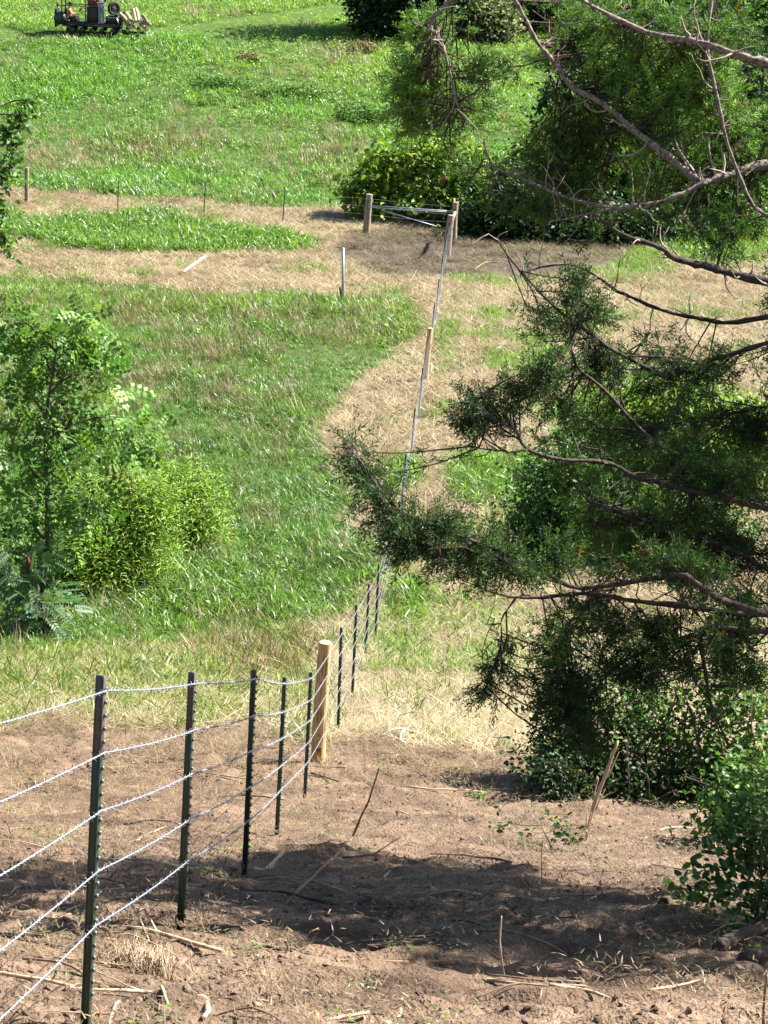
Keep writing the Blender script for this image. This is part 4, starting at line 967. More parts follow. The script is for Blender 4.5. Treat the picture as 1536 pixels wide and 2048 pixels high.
    for i, (lab, b, bl) in enumerate(sd):
        plant('seedling', lab, 'plant', b, bl, LEAF4, 3, 0.06, G_LIME * 0.8, 0.004, 120 + i, 'seedlings on the shaded dirt', 8, 0.03, 0.9)
broadleaves()

# ------------------------------------------------------------------ the red cedar on the right
def build_cedar():
    rng = np.random.default_rng(5)
    base = A([3.15, 12.3, 0]); base[2] = surf(base[0], base[1])[0]
    t = thing('cedar_tree', 'old red cedar at the right edge, its bare boughs reaching in over the dirt', 'tree', base)
    tp = spline([base - A([0, 0, .3]), base + A([.05, .05, 2]), base + A([-.08, .1, 4.0]), base + A([.05, .15, 6.6])], 22)
    m = MB(); rr = np.linspace(0.19, 0.05, 22); m.tube(tp - base, rr, 14); link('trunk', m.mesh('trunk', True), M_BARK, t)
    # boughs: outline in the photograph, distance, radius at the thick end, then at the tip
    Ls = [([(1560, 325), (1468, 345), (1413, 362), (1398, 352), (1333, 295), (1268, 245), (1208, 195), (1143, 162), (1113, 120), (1078, 75), (1038, 0), (1000, -60)], 12.3, .048, .014),
          ([(1413, 362), (1358, 390), (1298, 407), (1243, 420), (1198, 430), (1148, 442), (1103, 450)], 12.2, .026, .007),
          ([(1243, 420), (1198, 410), (1128, 395), (1048, 360), (988, 335), (968, 300), (965, 280)], 12.2, .018, .008),
          ([(1560, 566), (1468, 542), (1418, 527), (1348, 512), (1318, 490), (1243, 465), (1198, 435)], 11.8, .05, .014),
          ([(1560, 632), (1458, 646), (1393, 637), (1333, 620), (1268, 592), (1233, 577), (1198, 552), (1148, 527), (1088, 525), (1040, 540)], 12.4, .026, .006),
          ([(1560, 678), (1468, 705), (1393, 727), (1333, 755), (1268, 727), (1208, 692), (1163, 657), (1108, 617), (1048, 557), (1008, 512), (985, 480)], 11.6, .028, .006),
          ([(1560, 806), (1493, 817), (1393, 840), (1288, 872), (1200, 890)], 12.6, .016, .006),
          ([(1390, 990), (1373, 962), (1343, 912), (1268, 847), (1218, 792), (1158, 742), (1143, 697), (1158, 667), (1180, 620)], 11.4, .02, .007),
          ([(1560, 1018), (1418, 992), (1318, 967), (1268, 955), (1218, 927), (1118, 917), (1053, 897), (1028, 862), (968, 827), (933, 792)], 11.2, .032, .006),
          ([(1053, 899), (1010, 904), (968, 902), (928, 897)], 11.2, .009, .004),
          ([(1560, 1142), (1468, 1104), (1368, 1064), (1268, 1039), (1180, 1010)], 11.6, .03, .009),
          ([(1560, 1228), (1468, 1214), (1408, 1184), (1363, 1154), (1293, 1159), (1218, 1172), (1148, 1179), (1093, 1154), (1028, 1129), (968, 1119), (918, 1101), (868, 1119), (833, 1114)], 10.7, .034, .005),
          ([(1093, 1154), (1018, 1104), (943, 1074), (868, 1044), (818, 1024), (770, 975), (720, 905), (697, 885)], 10.7, .017, .004),
          ([(1560, 1222), (1368, 1212), (1268, 1199), (1168, 1184), (1068, 1192), (1008, 1189), (918, 1159)], 11.0, .034, .005),
          ([(1033, 1192), (1005, 1239), (1003, 1294), (983, 1344), (968, 1394)], 11.0, .007, .003),
          ([(1188, 1194), (1143, 1234), (1118, 1264), (1113, 1324), (1108, 1400)], 11.0, .011, .004),
          ([(1560, 1256), (1418, 1254), (1403, 1280), (1413, 1344), (1428, 1424), (1463, 1499)], 10.9, .03, .008),
          ([(1560, 1262), (1450, 1258), (1330, 1290), (1230, 1340), (1170, 1420)], 11.3, .03, .007),
          ([(1560, 132), (1483, 117), (1403, 90), (1318, 75), (1243, 50), (1168, 10), (1100, -40)], 11.9, .045, .016),
          ([(1000, -70), (930, -20), (860, 40), (880, 80), (893, 125), (913, 200), (930, 240)], 12.6, .02, .008),
          ([(1560, 440), (1500, 400), (1460, 300), (1440, 200), (1420, 100), (1430, -30)], 12.1, .026, .012)]
    LP = []
    for px, D, r0, r1 in Ls:
        p = np.array([unproj(x, y, D + 0.12 * math.sin(x * .011 + y * .007)) for x, y in px])
        if px[0][0] >= 1540:
            k = np.argmin(np.abs(tp[:, 2] - (p[0][2] - 0.25))); p = np.vstack([tp[k], (tp[k] + p[0]) / 2 + A([0, 0, 0.04]), p])
        n = len(p) * 5; s = spline(p, n); s = s + np.cumsum(rng.normal(size=s.shape), 0) * 0.0022
        rad = np.linspace(r0, r1, n) ** 1.0 * (1 + 0.15 * rng.normal(size=n)) * .9
        m = MB(); m.tube(s - base, rad * .78, 7)
        # snags: small dead side twigs
        ntw = int(len(px) * (1.6 if px[0][1] < 700 else 1.0))
        o = link('branch', m.mesh('branch', True), M_BARKLIT if px[0][1] < 450 else M_BARK, t)  # upper boughs get the sunlit bark colour, lower ones the shaded one
        tw = MB()
        for k in range(ntw):
            i = rng.integers(n // 4, n - 1); d = nrm(A([-0.4, rng.normal() * .6, rng.normal() * .8]) + 0.2 * rng.normal(size=3)); ln = rng.uniform(0.07, 0.34)
            q = [s[i]]; 
            for j in range(5): d = nrm(d + rng.normal(size=3) * 0.32 + A([0, 0, 0.08])); q.append(q[-1] + d * ln / 5)
            tw.tube(np.array(q) - base, np.linspace(max(.0035, rad[i] * .35), 0.0018, 6), 4)
            if rng.uniform() < .6:
                d2 = nrm(d + rng.normal(size=3) * .7); tw.tube(np.array([q[3], q[3] + d2 * ln * .3, q[3] + d2 * ln * .5 + A([0, 0, .02])]) - base, [.0028, .0022, .0014], 3)
        link('dead_twig', tw.mesh('dead_twig'), M_DEADWOOD if px[0][1] < 700 else M_BARK, o, kind='stuff')
        LP.append(s)
    allL = np.concatenate(LP)
    # foliage masses: x, y, half width, half height, amount, sunlight put into the colour
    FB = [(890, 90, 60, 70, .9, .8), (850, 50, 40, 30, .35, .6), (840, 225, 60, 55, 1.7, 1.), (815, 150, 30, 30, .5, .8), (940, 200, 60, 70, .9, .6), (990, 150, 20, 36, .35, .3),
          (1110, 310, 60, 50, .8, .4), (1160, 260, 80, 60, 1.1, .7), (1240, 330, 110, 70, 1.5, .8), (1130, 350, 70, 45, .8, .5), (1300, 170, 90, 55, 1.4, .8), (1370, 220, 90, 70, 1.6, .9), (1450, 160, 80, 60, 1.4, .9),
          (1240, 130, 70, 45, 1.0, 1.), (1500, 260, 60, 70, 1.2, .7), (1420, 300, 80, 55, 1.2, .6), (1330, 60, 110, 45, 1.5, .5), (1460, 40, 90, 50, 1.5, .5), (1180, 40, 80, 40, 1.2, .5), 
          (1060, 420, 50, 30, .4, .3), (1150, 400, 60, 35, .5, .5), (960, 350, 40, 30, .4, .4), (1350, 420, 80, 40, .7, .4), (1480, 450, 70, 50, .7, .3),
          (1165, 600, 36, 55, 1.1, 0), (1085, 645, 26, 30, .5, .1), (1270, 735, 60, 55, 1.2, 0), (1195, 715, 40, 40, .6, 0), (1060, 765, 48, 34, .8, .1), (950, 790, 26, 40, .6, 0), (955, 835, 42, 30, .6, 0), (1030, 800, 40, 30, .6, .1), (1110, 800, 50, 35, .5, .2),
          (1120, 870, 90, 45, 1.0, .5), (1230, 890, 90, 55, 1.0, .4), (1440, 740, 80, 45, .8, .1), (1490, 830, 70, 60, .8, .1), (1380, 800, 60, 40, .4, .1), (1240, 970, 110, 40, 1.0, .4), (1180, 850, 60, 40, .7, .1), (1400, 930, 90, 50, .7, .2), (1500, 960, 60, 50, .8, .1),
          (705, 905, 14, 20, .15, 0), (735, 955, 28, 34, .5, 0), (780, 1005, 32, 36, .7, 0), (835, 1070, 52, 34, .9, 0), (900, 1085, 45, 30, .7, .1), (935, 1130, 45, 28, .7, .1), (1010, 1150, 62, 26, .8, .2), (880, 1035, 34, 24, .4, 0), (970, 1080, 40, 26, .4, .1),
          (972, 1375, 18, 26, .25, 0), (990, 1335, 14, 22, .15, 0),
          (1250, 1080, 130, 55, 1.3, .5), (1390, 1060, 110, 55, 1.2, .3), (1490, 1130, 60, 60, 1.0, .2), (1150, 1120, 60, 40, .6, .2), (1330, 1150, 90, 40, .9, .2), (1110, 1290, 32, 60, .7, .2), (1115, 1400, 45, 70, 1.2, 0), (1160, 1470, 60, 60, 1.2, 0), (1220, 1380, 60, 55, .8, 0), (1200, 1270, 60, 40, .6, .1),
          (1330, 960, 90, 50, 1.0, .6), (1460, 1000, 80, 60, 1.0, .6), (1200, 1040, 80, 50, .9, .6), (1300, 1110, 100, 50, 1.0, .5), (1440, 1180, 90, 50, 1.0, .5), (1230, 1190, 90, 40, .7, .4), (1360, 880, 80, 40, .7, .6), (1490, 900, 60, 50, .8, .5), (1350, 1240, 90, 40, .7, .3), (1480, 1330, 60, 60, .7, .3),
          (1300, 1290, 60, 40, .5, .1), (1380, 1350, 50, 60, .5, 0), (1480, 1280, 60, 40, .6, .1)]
    dark, lit = A([0.022, 0.050, 0.016]), A([0.130, 0.255, 0.038])  # shaded and sunlit tones painted into the foliage tint
    for (x, y, rx, ry, amt, br) in FB:
        c0 = unproj(x, y, 12); 
        # distance of the nearest bough in the picture
        lx, ly, ld = project(allL); k = np.argmin(np.hypot(lx - x, ly - y)); D = ld[k] + (rng.uniform(.45, 1.1) if br > .35 else rng.uniform(-.1, .3))
        c, r = bpx(x, y, rx, ry, D, max(rx, ry) * (0.6 if br > .35 else .9))
        nt_ = max(4, int(amt * (22 if y < 460 else 15 if (y > 880 and x < 1060) else 14 if (520 < y < 960 and x < 1330) else 16 if y > 1260 else 18))); kc = in_blob(c, r, max(2, nt_ // 5), rng, 0.2); tips = kc[rng.integers(0, len(kc), nt_)] + rng.normal(size=(nt_, 3)) * r * .2
        tw = MB(); SP, SX = [], []
        for tip in tips:
            dl = np.linalg.norm(allL - tip, axis=1); ks = np.argsort(dl)[: 30]; k = ks[rng.integers(0, 30)]; q = allL[k]
            if np.linalg.norm(q - tip) > 0.7: q = tip + (q - tip) * 0.7 / np.linalg.norm(q - tip)
            L = np.linalg.norm(tip - q); mid_ = (q + tip) / 2 + rng.normal(size=3) * 0.06 * L - A([0, 0, 0.05 * L])
            s = spline([q, mid_, tip], 7); tw.tube(s - base, np.linspace(.0055, .0018, 7), 4, False)
            d0 = nrm(tip - q)
            for j in range(6):
                u = rng.uniform(0.35, 1.0); p = s[min(6, int(u * 6))]; d = nrm(d0 * 0.9 + rng.normal(size=3) * 0.65 + A([-0.1, 0, 0.12])); ln = rng.uniform(0.06, 0.17)
                e = p + d * ln; tw.tube(np.array([p, (p + e) / 2 + rng.normal(size=3) * .008, e]) - base, [.0022, .0018, .0012], 3, False)
                for v in (0.35, 0.65, 1.0):
                    SP.append(p + d * ln * v * 0.95); SX.append(nrm(d + rng.normal(size=3) * (0.5 if v < 1 else 0.2)))
        SP, SX = np.array(SP), np.array(SX); ns = len(SP)
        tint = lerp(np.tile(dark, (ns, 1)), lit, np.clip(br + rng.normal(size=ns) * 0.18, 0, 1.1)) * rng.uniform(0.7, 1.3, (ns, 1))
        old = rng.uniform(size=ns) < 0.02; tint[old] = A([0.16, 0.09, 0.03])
        pick = rng.integers(0, 2, ns) * 2 + (1 if y < 460 else 0); Vs, Fs, Ts, n0 = [], [], [], 0
        for v in range(4):
            w = pick == v
            if not w.any(): continue
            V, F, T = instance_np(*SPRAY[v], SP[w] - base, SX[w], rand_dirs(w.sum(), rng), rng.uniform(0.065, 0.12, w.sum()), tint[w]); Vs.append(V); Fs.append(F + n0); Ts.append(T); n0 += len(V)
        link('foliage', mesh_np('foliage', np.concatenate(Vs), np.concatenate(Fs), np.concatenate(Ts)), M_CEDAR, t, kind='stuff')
        link('twig', tw.mesh('twig'), M_BARK, t, kind='stuff')
    # crown round the trunk, outside the picture: coarser sprays, unseen clumps placed to shade the dirt
    CB = [(3.7, 11.0, -3.2, 1.0), (4.1, 12.0, -2.4, 1.2), (3.9, 13.4, -2.6, 1.2), (3.5, 14.3, -3.4, 1.0), (3.8, 12.4, -1.2, 0.7), (3.6, 13.2, -1.6, .9), (3.5, 11.4, -1.9, .8), (3.9, 13.6, -.6, .6), (4.0, 10.5, -4.0, .9), (3.7, 9.6, -2.4, .6), (4.2, 9.2, -3.4, .7), (3.9, 10.6, -1.6, .7), (4.3, 14.2, -2.0, .9)]
    SP, SX = [], []
    for x, y, z, r in CB:
        c = A([x, y + .8, z]); K = in_blob(c, A([r * 1.1, r * 1.2, r * .8]), int(13 * r * r) + 3, rng, .2); P = np.repeat(K, 42, 0) + rng.normal(size=(len(K) * 42, 3)) * A([.2, .13, .13])
        px, py, d = project(P); P = P[px > 1570]
        SP.append(np.repeat(P, 4, 0) + rng.normal(size=(len(P) * 4, 3)) * .07); SX.append(nrm(rng.normal(size=(len(P) * 4, 3)) + np.repeat(nrm(P - c), 4, 0)))
    SP = np.concatenate(SP); SX = np.concatenate(SX); ns = len(SP)
    V, F, T = instance_np(*SPRAY[0], SP - base, SX, rand_dirs(ns, rng), rng.uniform(.13, .2, ns), np.tile(A([.05,.12,.04]), (ns, 1)) * rng.uniform(.7, 1.3, (ns, 1)))
    link('crown', mesh_np('crown', V, F, T), M_CEDAR, t, kind='stuff')
build_cedar()

# ------------------------------------------------------------------ sticks and splintered wood on the dirt
def stick(name, label, pts_px, rad, mat, heights=None, group=None, wob=0.02, branches=0, seed=0, n=14):
    rng = np.random.default_rng(seed + 1000)
    P = []
    for i, (x, y) in enumerate(pts_px):
        p, _ = hit(x, y); h = heights[i] if heights else rad * 0.8
        p[2] += h; P.append(p)
    return stick3(name, label, np.array(P), rad, mat, group, wob, branches, rng, n)

def stick3(name, label, P, rad, mat, group=None, wob=0.02, branches=0, rng=RNG, n=14):
    s = spline(P, n); L = np.linalg.norm(s[-1] - s[0]); s = s + np.cumsum(rng.normal(size=s.shape), 0) * wob * L / n
    c = s[0].copy(); m = MB(); m.tube(s - c, np.linspace(rad, rad * (0.85 if name == 'log' else 0.55), n) * (1 + (.03 if name == 'log' else .12) * rng.normal(size=n)), 9 if name == 'log' else 6)
    for _ in range(branches):
        i = rng.integers(n // 3, n - 2); d = nrm(s[i + 1] - s[i] + rng.normal(size=3) * A([.8, .8, .3])); l = L * rng.uniform(.12, .3)
        m.tube(np.array([s[i], s[i] + d * l * .5 + rng.normal(size=3) * .1 * l, s[i] + d * l]) - c, [rad * .6, rad * .45, rad * .25], 5)
    o = link(name, m.mesh(name, True), mat, None, c, label=label, category='stick')
    if group: o['group'] = group
    return o

def standing(name, label, base_px, pts_px, rad, mat, lean_y=0.0, split=False, seed=0):
    """a stick stuck in the ground: base on the ground, the rest upright at that distance"""
    B, D = hit(*base_px); rng = np.random.default_rng(seed + 2000)
    P = [B - A([0, 0, .05]), B]
    for x, y in pts_px:
        d = cF + (x - 768) / FPX * cR - (y - 1024) / FPX * cU; P.append(d * (B[1] / d[1]))
    s = spline(P, 20); c = B; m = MB(); m.tube(s - c, np.linspace(rad, rad * .5, 20) * (1 + .15 * rng.normal(size=20)), 6)
    if split:
        for k in range(7):
            i = rng.integers(3, 15); off = rng.normal(size=3) * rad * .6; e = min(19, i + rng.integers(3, 6))
            m.tube(s[i:e] - c + off + np.linspace(0, 1, e - i)[:, None] * off * .8, np.linspace(rad * .35, rad * .1, e - i), 4)
    return link(name, m.mesh(name, True), mat, None, B, label=label, category='stick')

def build_sticks():
    standing('split_stick', 'tall split pale stick standing upright before the undergrowth', (1172, 1672), [(1188, 1610), (1213, 1545), (1236, 1482)], 0.024, M_STICKPALE, split=True, seed=1)
    standing('twig', 'thin pale twig stuck upright in the shaded dirt', (1012, 1942), [(1000, 1890), (1003, 1832)], 0.008, M_STICKPALE, seed=2)
    standing('twig', 'thin dark twig standing beside the fallen leafy branch', (1084, 1748), [(1083, 1715), (1085, 1680)], 0.005, M_STICKDARK, seed=3)
    standing('twig', 'short reddish twig standing on the dirt right of the second steel post', (578, 1912), [(576, 1895), (570, 1876)], 0.009, M_STICK, seed=4)
    standing('twig', 'frayed reddish stub standing at the bottom right corner', (1530, 2060), [(1528, 2010), (1534, 1950)], 0.010, M_STICK, seed=5)
    standing('twig', 'slender pale stem standing between the first two steel posts', (352, 1612), [(335, 1570), (312, 1530)], 0.005, M_STICKPALE, seed=6)
    standing('twig', 'bent straw-coloured stem leaning left of the first steel post', (78, 1658), [(62, 1610), (43, 1560)], 0.005, M_STICKPALE, seed=7)
    standing('twig', 'short brown stem by the left edge below the second wire', (27, 1685), [(18, 1655), (8, 1630)], 0.006, M_STICK, seed=8)
    standing('twig', 'dark twig on end at the foot of the undergrowth, left of the split stick', (1143, 1605), [(1150, 1575), (1158, 1540)], 0.008, M_STICK, seed=9)
    standing('twig', 'thin dry stem standing on the dirt right of the first steel post', (252, 1470), [(250, 1440), (246, 1405)], 0.006, M_STICK, seed=10)
    standing('twig', 'thin pale stick on end near the shrub shadow', (913, 1640), [(916, 1615), (922, 1592)], 0.005, M_STICKPALE, seed=11)
    # long dark branch leaning on the soil between fence and shadow
    B, _ = hit(569, 1803); M_, _ = hit(697, 1697); d = cF + (760 - 768) / FPX * cR - (1533 - 1024) / FPX * cU; E = d * (M_[1] / d[1])
    rng = np.random.default_rng(50); stick3('fallen_branch', 'long crooked dark branch whose thin end stands up beside the shadow', np.array([B + A([0, 0, .015]), (B + M_) / 2 + A([.02, 0, .06]), M_ + A([0, 0, .05]), (M_ + E) / 2 + A([.02, 0, 0]), E]), 0.013, M_STICK, None, .02, 1, rng, 24)
    L = [('curved_stick', 'thick grey crooked stick lying at the bottom edge', [(388, 1992), (408, 2000), (414, 2020), (404, 2046)], .020, M_DEADWOOD, 0),
         ('pale_log', 'pale barkless log piece lying beside the third steel post', [(500, 1728), (530, 1722), (566, 1710)], .032, M_STICKPALE, 0),
         ('pale_log', 'reddish grey root piece lying between the second and third steel posts', [(378, 1744), (420, 1742), (466, 1734)], .022, M_STICK, 0),
         ('stick', 'long pale stick lying along the bottom edge at right', [(1098, 1988), (1180, 1992), (1260, 2018), (1345, 2040)], .010, M_STICKPALE, 1),
         ('stick', 'short pale stick lying just above the long one at the bottom right', [(1086, 1983), (1150, 1968)], .009, M_STICKPALE, 0),
         ('stick', 'knobbly brown stick lying on sunlit dirt right of the splintered wood', [(506, 1886), (545, 1897), (590, 1900)], .011, M_STICK, 0),
         ('stick', 'pale split stick ending at the bottom edge left of the crooked one', [(322, 1998), (345, 2022), (372, 2050)], .008, M_STICKPALE, 0),
         ('stick', 'short grey stick at the bottom left near the first steel post', [(238, 2000), (228, 2022), (216, 2045)], .010, M_DEADWOOD, 0),
         ('stick', 'rough pale branch lying along the lower centre edge', [(510, 2010), (570, 2004), (640, 2020), (740, 2018)], .014, M_STICKPALE, 2),
         ('stick', 'dark stick lying in the shade at lower left centre', [(760, 1890), (830, 1905), (892, 1928)], .012, M_STICKDARK, 1),
         ('stick', 'thick stub lying before the undergrowth at right', [(1292, 1698), (1330, 1672), (1362, 1655)], .018, M_STICK, 0),
         ('stick', 'grey curved stick lying at the edge of the undergrowth', [(1290, 1672), (1340, 1652), (1405, 1650), (1416, 1662)], .014, M_DEADWOOD, 0),
         ('stick', 'dark broken limb lying in the deep shade at right', [(1325, 1812), (1350, 1800), (1366, 1790)], .035, M_STICKDARK, 0),
         ('log', 'grey-brown log half hidden in the shade at the right edge', [(1436, 1896), (1490, 1876), (1570, 1846)], .042, M_BARK2, 0),
         ('log', 'second dark log lying in front, cut off by the right edge', [(1488, 1918), (1560, 1898), (1640, 1874)], .045, M_BARK2, 0),
         ('stick', 'dark stick lying at the foot of the peeled post', [(622, 1552), (655, 1562), (690, 1572)], .012, M_STICKDARK, 1),
         ('stick', 'yellow-brown curved bark strip behind the first two posts', [(272, 1676), (300, 1658), (330, 1650)], .012, M_STICKPALE, 0),
         ('stick', 'thin brown stick left of the first steel post', [(0, 1658), (40, 1655), (82, 1658)], .008, M_STICK, 0),
         ('stick', 'red-brown twig crossing the half shade at lower right', [(1052, 1855), (1095, 1850), (1150, 1862), (1178, 1868)], .006, M_STICK, 0),
         ('stick', 'pale twig propped over the red-brown one at lower right', [(1112, 1855), (1124, 1846), (1138, 1837)], .006, M_STICKPALE, 0),
         ('stick', 'long thin twig in the far shade before the undergrowth', [(830, 1614), (900, 1622), (985, 1628)], .008, M_STICKDARK, 1),
         ('stick', 'pale forked stick at the left edge of the lower shadow', [(765, 1745), (800, 1725), (828, 1735)], .010, M_STICKPALE, 1),
         ('stick', 'pale chewed stick at the bottom centre', [(770, 2030), (800, 2010), (805, 1990)], .012, M_STICKPALE, 1),
         ('stick', 'pale curved stick on the mulch right of the fence corner', [(948, 541), (970, 526), (998, 525)], .03, M_STICKPALE, 0),
         ('stick', 'dark stick on the straw near the bright pole', [(660, 580), (720, 572), (810, 566)], .03, M_STICKDARK, 1)]
    for i, (n_, lab, px, r, mt, br) in enumerate(L): stick(n_, lab, px, r, mt, None, None, .03, br, i)
    # many look-alike sticks strewn over the dirt
    rng = np.random.default_rng(77); k = 0
    mats = [M_STICK, M_STICKPALE, M_STICKDARK, M_STICK]; cn = ['brown', 'pale', 'dark', 'brown']; seen = {}
    marks = [(180, 1960, 'the first steel post'), (370, 1860, 'the second steel post'), (495, 1730, 'the third steel post'), (560, 1660, 'the fourth steel post'), (270, 1930, 'the splintered stumps'), (640, 1690, 'the long crooked branch'), (1005, 1900, 'the slender standing twig'), (1180, 1660, 'the split stick'), (1075, 1670, 'the cut leafy branch'), (400, 2020, 'the grey crooked stick'), (640, 2015, 'the rough pale branch'), (1220, 2005, 'the long pale bottom stick'), (1490, 1880, 'the shaded logs'), (800, 1740, 'the pale forked stick'), (830, 1905, 'the dark shaded stick'), (90, 1600, 'the bent leaning stem'), (545, 1895, 'the knobbly stick'), (1115, 1850, 'the propped pale twig')]
    while k < 84:
        x, y = rng.uniform(0, 1536), rng.uniform(1500, 2040)
        if y < 1560 and x > 700: continue
        B, D = hit(x, y); a = rng.uniform(-.9, .9) + (np.pi if rng.uniform() < .5 else 0); ln = rng.uniform(.15, .65) * (1 + .03 * D)
        d = A([math.cos(a), math.sin(a) * 1.2, 0]); e = B + d * ln; md = B + d * ln * .5
        for q in (e, md): q[2] = surf(q[0], q[1])[0]
        r = rng.uniform(.004, .0125); q = np.array([B, md + rng.normal(size=3) * .03 * ln, e]); q[:, 2] = np.maximum(q[:, 2], [surf(*p[:2])[0] for p in q]) + r + .004
        j = rng.integers(0, 4); fk = int(rng.uniform() < .35)
        mx, my, mn = min(marks, key=lambda w: abs(w[0] - x) + 2 * abs(w[1] - y))
        side = ('left of' if x < mx else 'right of') if abs(x - mx) > 2 * abs(y - my) else ('beyond' if y < my else 'in front of')
        lab = f"{'forked' if fk else 'straight'} {cn[j]} twig lying on the dirt {side} {mn}"
        if seen.get(lab): continue
        seen[lab] = 1
        stick3('twig', lab, q, r, mats[j], 'twigs strewn over the bare dirt', .05, fk, rng, 8); k += 1
    # splintered wood: two frayed stubs left of the second post
    for lab, bx, hx, n_, sd in [('frayed splintered stump end, upper left one of the pair', (245, 1925), 0.055, 110, 1), ('frayed splintered stump end, lower right one of the pair', (305, 1945), 0.05, 100, 2)]:
        rng = np.random.default_rng(300 + sd); B, _ = hit(*bx); m = MB()
        d = nrm(A([.35 if sd == 1 else -.1, .3, .8]))
        for _ in range(n_):
            o = rng.normal(size=3) * A([.05, .035, .015]); dd = nrm(d + rng.normal(size=3) * .3); ln = rng.uniform(.06, .17)
            m.tube([o - dd * .05, o + dd * ln * .6, o + nrm(dd + rng.normal(size=3) * .15) * ln], [.0032, .0026, .001], 3)
        o = thing('splintered_stump', lab, 'stump', B); link('wood_fibre', m.mesh('wood_fibre'), M_STICKPALE, o, kind='stuff')
        c = MB(); c.tube([A([-.03, 0, -.08]), A([0, 0, -.02]), d * .02], [.05, .045, .03], 9); link('stump_base', c.mesh('stump_base', True), M_STICKDARK, o)
    stick('stick', 'two-inch pale splinter standing over the splintered stumps', [(262, 1858), (278, 1872), (296, 1898)], .008, M_STICKPALE, [.14, .08, .02], seed=400)
    # peelings at the foot of the post
    stick('bark_peeling', 'curled pale bark peeling at the foot of the peeled post, left', [(622, 1508), (632, 1520), (645, 1524)], .012, M_STICKPALE, None, seed=401)
    stick('bark_peeling', 'curled pale bark peeling right of the peeled post', [(652, 1524), (668, 1516), (684, 1520)], .012, M_STICKPALE, None, seed=402)
    # fallen leafy branch
    plant('fallen_leafy_branch', 'cut leafy branch lying on the sunlit dirt left of the split stick', 'branch', (1110, 1700),
          [(1010, 1645, 28, 14, 0, .6), (1110, 1650, 40, 20), (1140, 1675, 24, 20), (1060, 1690, 30, 16, 0, .5)], LEAF4, 3, .065, G_DARK * 1.2, .008, 130, None, 13, .05, .6, wob=.03)
build_sticks()

